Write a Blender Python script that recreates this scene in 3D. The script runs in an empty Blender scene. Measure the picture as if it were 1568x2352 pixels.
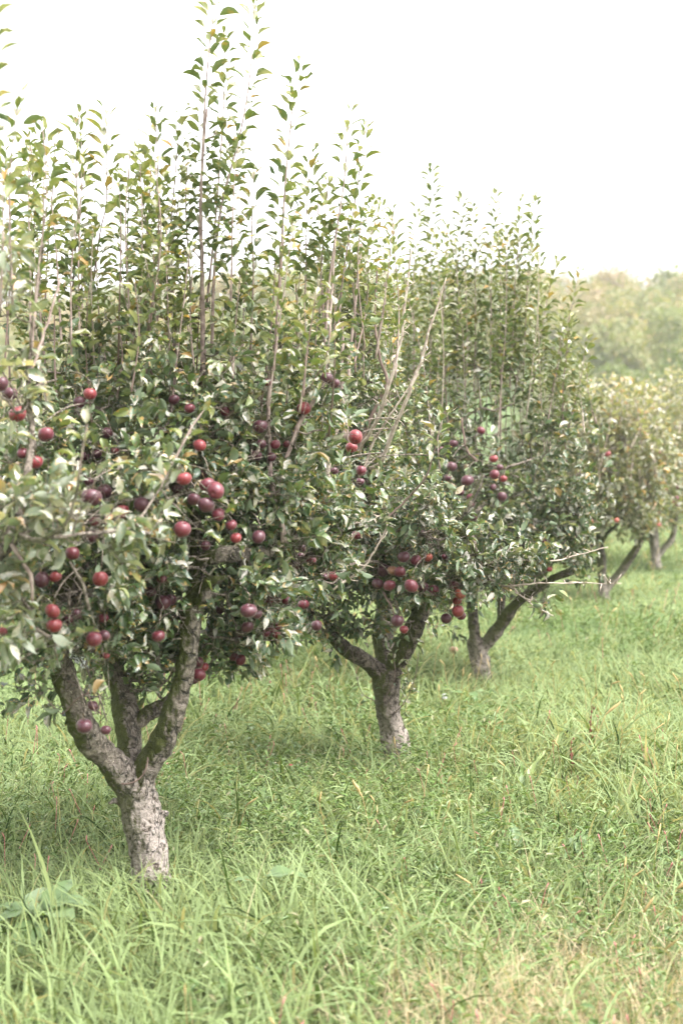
import bpy, math, random
import numpy as np
from mathutils import Vector, noise as mnoise

random.seed(7)
RNG = np.random.default_rng(11)
SC = bpy.context.scene
COL = SC.collection

# ------------------------------------------------------------------ camera
CAM_H = 1.65
FPX = 3267.0                      # focal length in pixels of the 1568 x 2352 view
HORIZON = 980.0
PITCH = math.atan((1176.0 - HORIZON) / FPX)
cam_data = bpy.data.cameras.new('camera')
cam = bpy.data.objects.new('camera', cam_data)
COL.objects.link(cam)
cam_data.sensor_fit = 'VERTICAL'
cam_data.sensor_height = 36.0
cam_data.sensor_width = 24.0
cam_data.lens = 50.0
cam_data.clip_end = 2000
cam_data.clip_start = 0.05
cam.location = (0, 0, CAM_H)
cam.rotation_euler = (math.radians(90) - PITCH, 0, 0)
cam_data.dof.use_dof = True
cam_data.dof.focus_distance = 5.7
cam_data.dof.aperture_fstop = 2.5
SC.camera = cam

# ------------------------------------------------------------------ sky, sun, exposure
SUN_EL, SUN_AZ = 60.0, 112.0      # degrees; azimuth clockwise from +Y, so the sun stands to the right and a little behind
w = bpy.data.worlds.new('World')
SC.world = w
w.use_nodes = True
nt = w.node_tree
bg = nt.nodes['Background']
sky = nt.nodes.new('ShaderNodeTexSky')
sky.sky_type = 'NISHITA'
sky.sun_disc = False
sky.sun_elevation = math.radians(SUN_EL)
sky.sun_rotation = math.radians(SUN_AZ)
sky.air_density = 1.0
sky.dust_density = 4.0
hs = nt.nodes.new('ShaderNodeHueSaturation')   # a closed cover of thin cloud takes nearly all the blue out
hs.inputs['Saturation'].default_value = 0.04
hs.inputs['Value'].default_value = 1.0
nt.links.new(sky.outputs[0], hs.inputs['Color'])
nt.links.new(hs.outputs[0], bg.inputs['Color'])
bg.inputs['Strength'].default_value = 0.15
sun_data = bpy.data.lights.new('sun', 'SUN')
sun = bpy.data.objects.new('sun', sun_data)
COL.objects.link(sun)
sun_data.energy = 1.0
sun_data.angle = math.radians(25)
sun_data.color = (1.0, 0.98, 0.95)
el, az = math.radians(SUN_EL), math.radians(SUN_AZ)
sdir = Vector((math.sin(az) * math.cos(el), math.cos(az) * math.cos(el), math.sin(el)))
sun.rotation_euler = sdir.to_track_quat('Z', 'Y').to_euler()
SC.view_settings.view_transform = 'Standard'
SC.view_settings.look = 'None'
SC.view_settings.exposure = 2.38
SC.view_settings.gamma = 1.0
SC.view_settings.use_curve_mapping = False
SC.render.film_transparent = False
SC.cycles.max_bounces = 6
SC.cycles.diffuse_bounces = 3
SC.cycles.glossy_bounces = 2
SC.cycles.transmission_bounces = 4
SC.cycles.transparent_max_bounces = 8
SC.cycles.volume_bounces = 0


def at(px, py, Y):
    """world point seen at pixel (px, py) of the 1568 x 2352 view, at world depth Y"""
    dx = (px - 784.0) / FPX
    dz = -(py - 1176.0) / FPX
    c, s = math.cos(PITCH), math.sin(PITCH)
    wy = c + dz * s
    wz = -s + dz * c
    t = Y / wy
    return np.array([dx * t, Y, CAM_H + wz * t])


def pxm(Y):
    return Y / FPX


# ------------------------------------------------------------------ object helpers
def tag(o, label=None, cat=None, group=None, kind=None):
    if label: o['label'] = label
    if cat: o['category'] = cat
    if group: o['group'] = group
    if kind: o['kind'] = kind
    return o


def empty(name, loc, label, cat, group=None):
    o = bpy.data.objects.new(name, None)
    COL.objects.link(o)
    o.location = loc
    o.empty_display_size = 0.2
    return tag(o, label, cat, group)


class Buf:
    """collects vertices, faces, per-vertex random colours; builds ONE mesh object"""
    def __init__(s):
        s.v, s.f3, s.f4, s.c, s.n = [], [], [], [], 0

    def add(s, v, f3=None, f4=None, c=None):
        v = np.asarray(v, dtype=np.float32).reshape(-1, 3)
        if f3 is not None and len(f3): s.f3.append(np.asarray(f3, dtype=np.int32).reshape(-1, 3) + s.n)
        if f4 is not None and len(f4): s.f4.append(np.asarray(f4, dtype=np.int32).reshape(-1, 4) + s.n)
        s.v.append(v)
        if c is None:
            cc = np.full((len(v), 4), 0.5, np.float32)
        else:
            cc = np.asarray(c, dtype=np.float32)
            if cc.ndim == 1: cc = np.tile(cc, (len(v), 1))
        s.c.append(cc)
        s.n += len(v)

    def build(s, name, mat, parent=None, origin=None, smooth=True):
        if not s.v: return None
        v = np.concatenate(s.v)
        off = np.array(parent.matrix_basis.translation if parent is not None else (origin if origin is not None else (0, 0, 0)), dtype=np.float32)
        if parent is not None and origin is not None:
            off = np.array(origin, dtype=np.float32)
        v = v - off
        f3 = np.concatenate(s.f3) if s.f3 else np.zeros((0, 3), np.int32)
        f4 = np.concatenate(s.f4) if s.f4 else np.zeros((0, 4), np.int32)
        me = bpy.data.meshes.new(name)
        me.vertices.add(len(v))
        me.vertices.foreach_set('co', v.ravel())
        nl = f3.size + f4.size
        me.loops.add(nl)
        me.loops.foreach_set('vertex_index', np.concatenate([f3.ravel(), f4.ravel()]))
        npoly = len(f3) + len(f4)
        me.polygons.add(npoly)
        tot = np.concatenate([np.full(len(f3), 3), np.full(len(f4), 4)]).astype(np.int32)
        start = np.concatenate([[0], np.cumsum(tot)[:-1]]).astype(np.int32)
        me.polygons.foreach_set('loop_start', start)
        me.polygons.foreach_set('loop_total', tot)
        me.polygons.foreach_set('use_smooth', np.full(npoly, smooth))
        at_ = me.attributes.new('tint', 'FLOAT_COLOR', 'POINT')
        at_.data.foreach_set('color', np.concatenate(s.c).ravel())
        me.update(calc_edges=True)
        if mat is not None: me.materials.append(mat)
        o = bpy.data.objects.new(name, me)
        COL.objects.link(o)
        if parent is not None:
            o.parent = parent
            if origin is not None:
                o.location = Vector(origin) - parent.location
        elif origin is not None:
            o.location = origin
        return o


def unit(a):
    return a / np.maximum(np.linalg.norm(a, axis=-1, keepdims=True), 1e-9)


def smooth_path(P, step):
    """Catmull-Rom through points with a radius in column 3, resampled"""
    P = np.asarray(P, dtype=float)
    if len(P) < 2: return P
    Q = np.vstack([2 * P[0] - P[1], P, 2 * P[-1] - P[-2]])
    out = []
    for i in range(1, len(Q) - 2):
        p0, p1, p2, p3 = Q[i - 1], Q[i], Q[i + 1], Q[i + 2]
        n = max(1, int(np.linalg.norm((p2 - p1)[:3]) / step))
        for k in range(n):
            t = k / n
            out.append(0.5 * ((2 * p1) + (-p0 + p2) * t + (2 * p0 - 5 * p1 + 4 * p2 - p3) * t * t + (-p0 + 3 * p1 - 3 * p2 + p3) * t ** 3))
    out.append(Q[-2])
    return np.array(out)


def tube(buf, P, R, sides=8, rough=0.0, freq=20.0, col=None, cap=True):
    P = np.asarray(P, dtype=float); R = np.asarray(R, dtype=float)
    n = len(P)
    T = unit(np.gradient(P, axis=0))
    ref = np.array([0.0, 1.0, 0.02]) if abs(T[0][1]) < 0.9 else np.array([1.0, 0, 0])
    verts = np.zeros((n, sides, 3))
    u = unit(np.cross(T[0], ref))
    ang = np.arange(sides) * 2 * math.pi / sides
    for i in range(n):
        u = unit(u - T[i] * np.dot(u, T[i]))
        v = np.cross(T[i], u)
        r = np.full(sides, R[i])
        if rough > 0:
            for k in range(sides):
                d = math.cos(ang[k]) * u + math.sin(ang[k]) * v
                q = (P[i] + d * R[i]) * freq
                q2 = q * np.array([2.6, 2.6, 1.3])
                r[k] *= 1 + rough * mnoise.noise(Vector(q * 0.35)) * 1.3 + rough * 0.75 * mnoise.noise(Vector(q2))
        verts[i] = P[i] + (np.cos(ang)[:, None] * u + np.sin(ang)[:, None] * v) * r[:, None]
    idx = np.arange(n * sides).reshape(n, sides)
    a = idx[:-1]; b = idx[1:]
    f4 = np.stack([a, np.roll(a, -1, 1), np.roll(b, -1, 1), b], -1).reshape(-1, 4)
    V = verts.reshape(-1, 3)
    f3 = None
    if cap:
        V = np.vstack([V, P[-1] + T[-1] * R[-1] * 0.7, P[0] - T[0] * R[0] * 0.4])
        e = len(V) - 2
        f3 = [[idx[-1][k], idx[-1][(k + 1) % sides], e] for k in range(sides)] + [[idx[0][(k + 1) % sides], idx[0][k], e + 1] for k in range(sides)]
    buf.add(V, f3, f4, col)


# leaf templates: x across, y along, z up (upper face)
def leaf_template(kind):
    if kind == 'full':
        ts = np.array([0.09, 0.27, 0.48, 0.70, 0.87]); ws = np.array([0.19, 0.45, 0.50, 0.36, 0.15])
        V = [[0, -0.22, 0.03], [0, 0, 0]]
        for t, wd in zip(ts, ws):
            V += [[-wd, t, 0.10 * wd * 2], [0, t, 0], [wd, t, 0.10 * wd * 2]]
        V += [[0.03, 1.03, -0.02]]
        V[0] = [0.012, -0.22, 0.03]
        V = np.array(V, float)
        F = [[0, 1, 2], [0, 4, 1], [1, 3, 2], [1, 4, 3]]
        for i in range(4):
            a = 2 + 3 * i; b = a + 3
            F += [[a, a + 1, b + 1], [a, b + 1, b], [a + 1, a + 2, b + 2], [a + 1, b + 2, b + 1]]
        a = 14
        F += [[a, a + 1, 17], [a + 1, a + 2, 17]]
        F[0] = [0, 1, 3]; F[1] = [0, 3, 1]
        F = F[1:]
        return V, np.array(F)
    V = np.array([[0, 0, 0], [-0.42, 0.33, 0.08], [0.0, 0.4, 0.0], [0.42, 0.33, 0.08], [-0.36, 0.68, 0.06], [0.36, 0.68, 0.06], [0, 1.02, -0.03]], float)
    F = np.array([[0, 2, 1], [0, 3, 2], [1, 2, 4], [2, 3, 5], [4, 2, 6], [2, 5, 6]])
    return V, F


TPL = {k: leaf_template(k) for k in ('full', 'lite')}


def leaves(buf, P, D, N, size, kind='full', width=0.46, curl=0.5, tint=None):
    """add many leaves at once. P base points, D directions along the leaf, N approximate upper normals"""
    n = len(P)
    if n == 0: return
    P = np.asarray(P, float); D = unit(np.asarray(D, float)); N = np.asarray(N, float)
    X = unit(np.cross(D, N)); Z = np.cross(X, D)
    V, F = TPL[kind]
    m = len(V)
    size = np.broadcast_to(np.asarray(size, float), (n,))
    wd = width * RNG.uniform(0.8, 1.2, n)
    cu = curl * RNG.uniform(0.1, 1.7, n)
    fold = RNG.uniform(0.5, 4.0, n)
    twist = RNG.normal(0, 0.30, n)
    wave = RNG.normal(0, 0.07, n)
    x = V[None, :, 0] * wd[:, None]
    y = np.tile(V[None, :, 1], (n, 1))
    z = V[None, :, 2] * fold[:, None] * wd[:, None] * 1.6
    # waviness of the margin
    z = z + wave[:, None] * np.sin(y * 9 + wd[:, None] * 30) * (np.abs(V[None, :, 0]) > 0.1)
    # twist round the midrib
    a = twist[:, None] * y
    x, z = x * np.cos(a) - z * np.sin(a), x * np.sin(a) + z * np.cos(a)
    # curl downwards along the length
    th = cu[:, None] * y
    cs = np.where(np.abs(cu) < 1e-3, 1e-3, cu)[:, None]
    th = cs * y
    yy = np.sin(th) / cs
    zz = -(1 - np.cos(th)) / cs
    ny = yy + z * np.sin(th); nz = zz + z * np.cos(th)
    W = (X[:, None, :] * x[..., None] + D[:, None, :] * ny[..., None] + Z[:, None, :] * nz[..., None]) * size[:, None, None] + P[:, None, :]
    FF = (F[None, :, :] + (np.arange(n) * m)[:, None, None]).reshape(-1, 3)
    if tint is None:
        tint = RNG.uniform(0, 1, (n, 4))
    c = np.repeat(tint, m, 0).astype(np.float32)
    c[:, 3] = np.tile(V[:, 1], n)
    buf.add(W.reshape(-1, 3), FF, None, c)


# ------------------------------------------------------------------ materials
def new_mat(name):
    m = bpy.data.materials.new(name)
    m.use_nodes = True
    nt = m.node_tree
    nt.nodes.clear()
    out = nt.nodes.new('ShaderNodeOutputMaterial')
    return m, nt, out


def nn(nt, t, **kw):
    n = nt.nodes.new(t)
    for k, v in kw.items():
        if hasattr(n, k): setattr(n, k, v)
        else: n.inputs[k].default_value = v
    return n


def ramp(nt, fac, stops, interp='LINEAR'):
    r = nt.nodes.new('ShaderNodeValToRGB')
    r.color_ramp.interpolation = interp
    e = r.color_ramp.elements
    while len(e) < len(stops): e.new(0.5)
    for i, (p, c) in enumerate(stops):
        e[i].position = p
        e[i].color = (c[0], c[1], c[2], 1)
    nt.links.new(fac, r.inputs['Fac'])
    return r.outputs['Color']


def mix(nt, fac, a, b, blend='MIX'):
    m = nt.nodes.new('ShaderNodeMix')
    m.data_type = 'RGBA'
    m.blend_type = blend
    for s, v in (('Factor', fac), ('A', a), ('B', b)):
        sock = [i for i in m.inputs if i.name == s and i.enabled][0] if s != 'Factor' else m.inputs[0]
        if hasattr(v, 'node'): nt.links.new(v, sock)
        elif isinstance(v, (int, float)): sock.default_value = v
        else: sock.default_value = (v[0], v[1], v[2], 1)
    return [o for o in m.outputs if o.enabled][0]


def math_(nt, op, a, b=None, clamp=False):
    m = nt.nodes.new('ShaderNodeMath')
    m.operation = op
    m.use_clamp = clamp
    for i, v in enumerate((a, b)):
        if v is None: continue
        if hasattr(v, 'node'): nt.links.new(v, m.inputs[i])
        else: m.inputs[i].default_value = v
    return m.outputs[0]


def noise(nt, scale, detail=3, rough=0.5, coord='Object', dist=0.0):
    t = nt.nodes.new('ShaderNodeTexCoord')
    n = nt.nodes.new('ShaderNodeTexNoise')
    n.inputs['Scale'].default_value = scale
    n.inputs['Detail'].default_value = detail
    n.inputs['Roughness'].default_value = rough
    n.inputs['Distortion'].default_value = dist
    nt.links.new(t.outputs[coord], n.inputs['Vector'])
    return n.outputs['Fac']


def leaf_material(name, stops, old, under, spots=True, rough=0.38, trans=0.3, spec=0.5, spotc=(0.20, 0.10, 0.035), old_at=0.93, mildew_glint=0.0, coat=0.0):
    m, nt, out = new_mat(name)
    attr = nn(nt, 'ShaderNodeAttribute', attribute_name='tint')
    sep = nt.nodes.new('ShaderNodeSeparateColor')
    nt.links.new(attr.outputs['Color'], sep.inputs[0])
    base = ramp(nt, sep.outputs[0], stops)
    f = math_(nt, 'GREATER_THAN', sep.outputs[1], old_at)
    base = mix(nt, f, base, old)
    if spots:
        nz = noise(nt, 95, 2, 0.6)
        thr = math_(nt, 'ADD', 0.60, math_(nt, 'MULTIPLY', sep.outputs[2], 0.17))
        sp = math_(nt, 'GREATER_THAN', nz, thr)
        base = mix(nt, math_(nt, 'MULTIPLY', sp, 0.75), base, spotc)
        nz2 = noise(nt, 60, 2, 0.5)
        ed = math_(nt, 'MULTIPLY', math_(nt, 'GREATER_THAN', math_(nt, 'ADD', nz2, math_(nt, 'MULTIPLY', attr.outputs['Alpha'], 0.18)), 0.72), 0.7)
        base = mix(nt, ed, base, (0.33, 0.20, 0.07))
    if mildew_glint > 0:      # powdery bloom plus white glints painted into the colour, patchy on some leaves
        nm = noise(nt, 42, 3, 0.65)
        mk = math_(nt, 'ADD', math_(nt, 'MULTIPLY', nm, 1.0), math_(nt, 'MULTIPLY', sep.outputs[2], mildew_glint))
        mk = math_(nt, 'MULTIPLY', math_(nt, 'SUBTRACT', mk, 0.76), 7.0, True)
        base = mix(nt, math_(nt, 'MULTIPLY', mk, 0.66), base, (0.48, 0.43, 0.385))
    geo = nt.nodes.new('ShaderNodeNewGeometry')
    base2 = mix(nt, geo.outputs['Backfacing'], base, under)
    base2 = mix(nt, 0.55, base2, base) if False else base2
    p = nt.nodes.new('ShaderNodeBsdfPrincipled')
    nt.links.new(base2, p.inputs['Base Color'])
    rr = math_(nt, 'ADD', rough, math_(nt, 'MULTIPLY', geo.outputs['Backfacing'], 0.3))
    nt.links.new(rr, p.inputs['Roughness'])
    p.inputs['Specular IOR Level'].default_value = spec
    if coat:
        p.inputs['Coat Weight'].default_value = coat
        p.inputs['Coat Roughness'].default_value = 0.3
    tr = nt.nodes.new('ShaderNodeBsdfTranslucent')
    tc = mix(nt, 1.0, base, (1.7, 1.8, 0.8), 'MULTIPLY')
    nt.links.new(tc, tr.inputs['Color'])
    ms = nt.nodes.new('ShaderNodeMixShader')
    ms.inputs[0].default_value = trans
    nt.links.new(p.outputs[0], ms.inputs[1])
    nt.links.new(tr.outputs[0], ms.inputs[2])
    nt.links.new(ms.outputs[0], out.inputs['Surface'])
    return m


def bark_material(name, pale, mid, dark, moss_amt, wash=None, moss=(0.032, 0.040, 0.010), scale=1.0, washz=0.55):
    m, nt, out = new_mat(name)
    tc = nt.nodes.new('ShaderNodeTexCoord')
    geo = nt.nodes.new('ShaderNodeNewGeometry')
    n1 = noise(nt, 9 * scale, 4, 0.6)
    n2 = noise(nt, 38 * scale, 5, 0.65, dist=0.6)
    n3 = noise(nt, 120 * scale, 3, 0.6)
    base = ramp(nt, n2, [(0.34, dark), (0.45, mid), (0.60, pale), (0.8, tuple(min(1, c * 1.15) for c in pale))])
    base = mix(nt, math_(nt, 'MULTIPLY', n1, 0.55), base, mid)
    hgt = n2
    if wash is not None:
        sx = nt.nodes.new('ShaderNodeSeparateXYZ')
        nt.links.new(tc.outputs['Object'], sx.inputs[0])
        wf = math_(nt, 'SUBTRACT', washz, sx.outputs['Z'])
        wf = math_(nt, 'ADD', math_(nt, 'MULTIPLY', wf, 3.0), math_(nt, 'MULTIPLY', math_(nt, 'SUBTRACT', n1, 0.45), 1.6), True)
        washed = ramp(nt, n2, [(0.37, (0.045, 0.034, 0.027)), (0.41, (0.16, 0.125, 0.10)), (0.46, wash), (0.7, tuple(c * 1.1 for c in wash))])
        base = mix(nt, wf, base, washed)
    # vertical flaking cracks
    mp = nt.nodes.new('ShaderNodeMapping')
    mp.inputs['Scale'].default_value = (1, 1, 0.45)
    nt.links.new(tc.outputs['Object'], mp.inputs['Vector'])
    vo = nt.nodes.new('ShaderNodeTexVoronoi')
    vo.feature = 'DISTANCE_TO_EDGE'
    vo.inputs['Scale'].default_value = 30 * scale
    vo.inputs['Randomness'].default_value = 1.0
    wn = nt.nodes.new('ShaderNodeTexNoise'); wn.inputs['Scale'].default_value = 22 * scale; wn.inputs['Detail'].default_value = 3
    nt.links.new(mp.outputs[0], wn.inputs['Vector'])
    va = nt.nodes.new('ShaderNodeVectorMath'); va.operation = 'MULTIPLY_ADD'
    nt.links.new(wn.outputs['Color'], va.inputs[0]); va.inputs[1].default_value = (0.06, 0.06, 0.06); nt.links.new(mp.outputs[0], va.inputs[2])
    nt.links.new(va.outputs[0], vo.inputs['Vector'])
    crack = math_(nt, 'SUBTRACT', 1.0, math_(nt, 'MULTIPLY', vo.outputs['Distance'], 14.0), True)
    crack = math_(nt, 'MULTIPLY', crack, math_(nt, 'GREATER_THAN', math_(nt, 'ADD', n1, math_(nt, 'MULTIPLY', n3, 0.4)), 0.68))
    base = mix(nt, math_(nt, 'MULTIPLY', crack, 0.8), base, dark)
    # lichen flecks
    li = math_(nt, 'GREATER_THAN', n3, 0.63)
    base = mix(nt, math_(nt, 'MULTIPLY', li, 0.75), base, tuple(min(0.8, c * 1.5) for c in pale))
    if moss_amt > 0:
        sn = nt.nodes.new('ShaderNodeSeparateXYZ')
        nt.links.new(geo.outputs['Normal'], sn.inputs[0])
        side = math_(nt, 'MULTIPLY', sn.outputs['X'], -0.6)
        mf = math_(nt, 'ADD', side, math_(nt, 'ADD', math_(nt, 'MULTIPLY', n1, 1.4), math_(nt, 'MULTIPLY', n3, 0.75)))
        mf = math_(nt, 'MULTIPLY', math_(nt, 'SUBTRACT', mf, 1.38 - moss_amt), 3.5, True)
        sz = nt.nodes.new('ShaderNodeSeparateXYZ'); nt.links.new(tc.outputs['Object'], sz.inputs[0])
        mf = math_(nt, 'MULTIPLY', mf, math_(nt, 'ADD', 0.25, math_(nt, 'MULTIPLY', sz.outputs['Z'], 1.7), True))
        mcol = mix(nt, n3, moss, (0.085, 0.092, 0.026))
        base = mix(nt, mf, base, mcol)
    p = nt.nodes.new('ShaderNodeBsdfPrincipled')
    nt.links.new(base, p.inputs['Base Color'])
    p.inputs['Roughness'].default_value = 0.85
    p.inputs['Specular IOR Level'].default_value = 0.25
    h = math_(nt, 'SUBTRACT', math_(nt, 'ADD', n2, math_(nt, 'MULTIPLY', n3, 0.4)), math_(nt, 'MULTIPLY', crack, 0.5))
    bp = nt.nodes.new('ShaderNodeBump')
    bp.inputs['Strength'].default_value = 1.0
    bp.inputs['Distance'].default_value = 0.02 / scale
    nt.links.new(h, bp.inputs['Height'])
    nt.links.new(bp.outputs[0], p.inputs['Normal'])
    nt.links.new(p.outputs[0], out.inputs['Surface'])
    return m


def plain_material(name, col, rough=0.6, spec=0.4, var=0.3, scale=40, col2=None, trans=0.0):
    m, nt, out = new_mat(name)
    n = noise(nt, scale, 3)
    c2 = col2 or tuple(c * (1 - var) for c in col)
    base = ramp(nt, n, [(0.35, c2), (0.65, col)])
    p = nt.nodes.new('ShaderNodeBsdfPrincipled')
    nt.links.new(base, p.inputs['Base Color'])
    p.inputs['Roughness'].default_value = rough
    p.inputs['Specular IOR Level'].default_value = spec
    if trans:
        tr = nt.nodes.new('ShaderNodeBsdfTranslucent')
        nt.links.new(base, tr.inputs['Color'])
        ms = nt.nodes.new('ShaderNodeMixShader'); ms.inputs[0].default_value = trans
        nt.links.new(p.outputs[0], ms.inputs[1]); nt.links.new(tr.outputs[0], ms.inputs[2])
        nt.links.new(ms.outputs[0], out.inputs['Surface'])
    else:
        nt.links.new(p.outputs[0], out.inputs['Surface'])
    return m


def apple_material(name, ground, blush, streak, fleck=(0.55, 0.35, 0.28)):
    m, nt, out = new_mat(name)
    n1 = noise(nt, 16, 2, 0.5)
    n2 = noise(nt, 70, 3, 0.6)
    base = ramp(nt, n1, [(0.34, ground), (0.52, blush), (0.72, streak)])
    base = mix(nt, math_(nt, 'MULTIPLY', n2, 0.35), base, ground)
    tc = nt.nodes.new('ShaderNodeTexCoord')
    vo = nt.nodes.new('ShaderNodeTexVoronoi')
    vo.inputs['Scale'].default_value = 190
    nt.links.new(tc.outputs['Object'], vo.inputs['Vector'])
    dots = math_(nt, 'LESS_THAN', vo.outputs['Distance'], 0.17)
    base = mix(nt, math_(nt, 'MULTIPLY', dots, 0.45), base, fleck)
    p = nt.nodes.new('ShaderNodeBsdfPrincipled')
    nt.links.new(base, p.inputs['Base Color'])
    nt.links.new(math_(nt, 'ADD', 0.30, math_(nt, 'MULTIPLY', n2, 0.22)), p.inputs['Roughness'])
    p.inputs['Specular IOR Level'].default_value = 0.5
    p.inputs['Sheen Weight'].default_value = 0.12
    p.inputs['Sheen Roughness'].default_value = 0.5
    nt.links.new(p.outputs[0], out.inputs['Surface'])
    return m


M = {}
M['leaf'] = leaf_material('apple_leaf', [(0.0, (0.018, 0.042, 0.014)), (0.45, (0.052, 0.088, 0.026)), (0.75, (0.115, 0.155, 0.038)), (1.0, (0.21, 0.225, 0.065))], (0.24, 0.16, 0.06), (0.115, 0.150, 0.085), rough=0.42, spec=0.6, trans=.17, old_at=.965, mildew_glint=.44)
M['shoot_leaf'] = leaf_material('shoot_leaf', [(0.0, (0.042, 0.070, 0.018)), (0.5, (0.098, 0.128, 0.032)), (1.0, (0.200, 0.205, 0.064))], (0.34, 0.20, 0.05), (0.12, 0.155, 0.075), trans=0.2, rough=.45, spec=.55, old_at=.955, mildew_glint=.44)
M['dry_leaf'] = leaf_material('pale_leaf', [(0.0, (0.06, 0.095, 0.04)), (0.5, (0.11, 0.14, 0.065)), (0.85, (0.17, 0.18, 0.10)), (1.0, (0.30, 0.24, 0.17))], (0.38, 0.22, 0.10), (0.20, 0.22, 0.15), trans=0.24, rough=.36, spec=.9, mildew_glint=.5, coat=.3)
M['gold_leaf'] = leaf_material('autumn_olive_leaf', [(0.0, (0.05, 0.075, 0.028)), (0.4, (0.10, 0.128, 0.045)), (0.8, (0.19, 0.19, 0.09)), (1.0, (0.34, 0.28, 0.19))], (0.36, 0.20, 0.07), (0.22, 0.22, 0.13), trans=0.28, rough=.4, spec=.8, mildew_glint=.5, coat=.2)
M['bark'] = bark_material('old_apple_bark', (0.31, 0.262, 0.22), (0.12, 0.098, 0.078), (0.024, 0.027, 0.02), 0.40, wash=(0.37, 0.315, 0.282))
M['bark_dark'] = bark_material('mossy_apple_bark', (0.19, 0.155, 0.125), (0.05, 0.04, 0.03), (0.014, 0.011, 0.008), 0.46, wash=(0.42, 0.36, 0.31), washz=0.38)
M['branch'] = bark_material('branch_bark', (0.30, 0.25, 0.21), (0.15, 0.12, 0.095), (0.04, 0.03, 0.025), 0.15, scale=1.6)
M['shoot'] = plain_material('young_shoot_bark', (0.34, 0.265, 0.23), 0.7, 0.3, scale=40, col2=(0.16, 0.11, 0.095))
M['shoot_dark'] = plain_material('brown_shoot_bark', (0.17, 0.115, 0.095), 0.65, 0.3, scale=60)
M['shoot_pale'] = plain_material('pale_bare_shoot_bark', (0.43, 0.36, 0.30), 0.75, 0.3, scale=35, col2=(0.22, 0.17, 0.135))
M['stem'] = plain_material('apple_stem', (0.12, 0.08, 0.04), 0.7)
M['A_dark'] = apple_material('dark_purple_apple', (0.040, 0.009, 0.016), (0.065, 0.012, 0.022), (0.11, 0.018, 0.026))
M['A_mid'] = apple_material('maroon_apple', (0.060, 0.007, 0.016), (0.110, 0.009, 0.020), (0.185, 0.022, 0.028))
M['A_red'] = apple_material('red_apple', (0.10, 0.008, 0.014), (0.175, 0.013, 0.019), (0.29, 0.045, 0.033))
M['A_orange'] = apple_material('orange_red_apple', (0.18, 0.02, 0.02), (0.28, 0.05, 0.03), (0.42, 0.17, 0.06))
M['A_brown'] = apple_material('rotting_apple', (0.20, 0.09, 0.05), (0.30, 0.14, 0.08), (0.38, 0.22, 0.12))
M['leafwood'] = leaf_material('woodland_leaf', [(0.0, (0.07, 0.09, 0.035)), (0.35, (0.15, 0.18, 0.07)), (0.6, (0.21, 0.215, 0.105)), (0.8, (0.29, 0.23, 0.13)), (1.0, (0.28, 0.19, 0.13))], (0.30, 0.24, 0.12), (0.16, 0.19, 0.10), spots=False, rough=0.6, trans=0.25, spec=0.3)
M['grass'] = leaf_material('grass_blade', [(0.0, (0.014, 0.036, 0.006)), (0.30, (0.066, 0.108, 0.026)), (0.52, (0.175, 0.212, 0.076)), (0.78, (0.38, 0.39, 0.25)), (1.0, (0.54, 0.43, 0.27))], (0.46, 0.36, 0.17), (0.144, 0.192, 0.068), spots=False, rough=0.42, trans=0.18, spec=0.55, old_at=0.95)
M['weed'] = leaf_material('weed_leaf', [(0.0, (0.05, 0.10, 0.025)), (0.6, (0.11, 0.17, 0.045)), (0.9, (0.17, 0.21, 0.07)), (1.0, (0.19, 0.20, 0.09))], (0.22, 0.20, 0.11), (0.12, 0.15, 0.07), spots=False, rough=0.42, trans=0.2, old_at=.97)
M['broad'] = leaf_material('broad_weed_leaf', [(0.0, (0.10, 0.16, 0.06)), (1.0, (0.18, 0.24, 0.12))], (0.2, 0.24, 0.1), (0.17, 0.22, 0.13), spots=True, rough=0.42, trans=0.3, spotc=(0.2, 0.22, 0.08))
M['pink'] = plain_material('pink_flower', (0.72, 0.30, 0.30), 0.6, 0.3, scale=200, col2=(0.50, 0.16, 0.17), trans=0.25)
M['straw'] = plain_material('straw_seed_head', (0.55, 0.40, 0.20), 0.7, 0.3, scale=200, col2=(0.40, 0.30, 0.12), trans=0.25)
M['rust'] = plain_material('rust_brown_stalk', (0.16, 0.06, 0.035), 0.7, 0.3, scale=100)
M['white'] = plain_material('white_seed_down', (0.85, 0.85, 0.82), 0.9, 0.2, scale=100, trans=0.3)
M['woodtrunk'] = plain_material('woodland_trunk', (0.20, 0.17, 0.14), 0.9, 0.2, scale=2)


# ------------------------------------------------------------------ ground and hills
def sstep(a, b, x):
    t = np.clip((np.asarray(x, float) - a) / (b - a), 0, 1)
    return t * t * (3 - 2 * t)


def hgt(x, y):
    x = np.asarray(x, float); y = np.asarray(y, float)
    h = 0.018 * np.sin(x * 2.1 + 0.7 * y) + 0.02 * np.sin(y * 1.3 - x * 0.8 + 1.0)
    r = np.sqrt(x * x * 0.5 + y * y)
    hill = sstep(58, 135, r) * (9.6 + 1.3 * np.sin(x * 0.055 + 0.6) + 0.7 * np.sin(x * 0.13 + y * 0.02)) + sstep(140, 330, r) * 6
    return h + hill


def ground_grid(name, xs, ys, mat, kind='structure', hf=hgt):
    X, Y = np.meshgrid(xs, ys)
    V = np.stack([X, Y, hf(X, Y)], -1).reshape(-1, 3)
    idx = np.arange(V.shape[0]).reshape(X.shape)
    f4 = np.stack([idx[:-1, :-1], idx[:-1, 1:], idx[1:, 1:], idx[1:, :-1]], -1).reshape(-1, 4)
    b = Buf(); b.add(V, None, f4)
    o = b.build(name, mat)
    tag(o, kind=kind)
    return o


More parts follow.
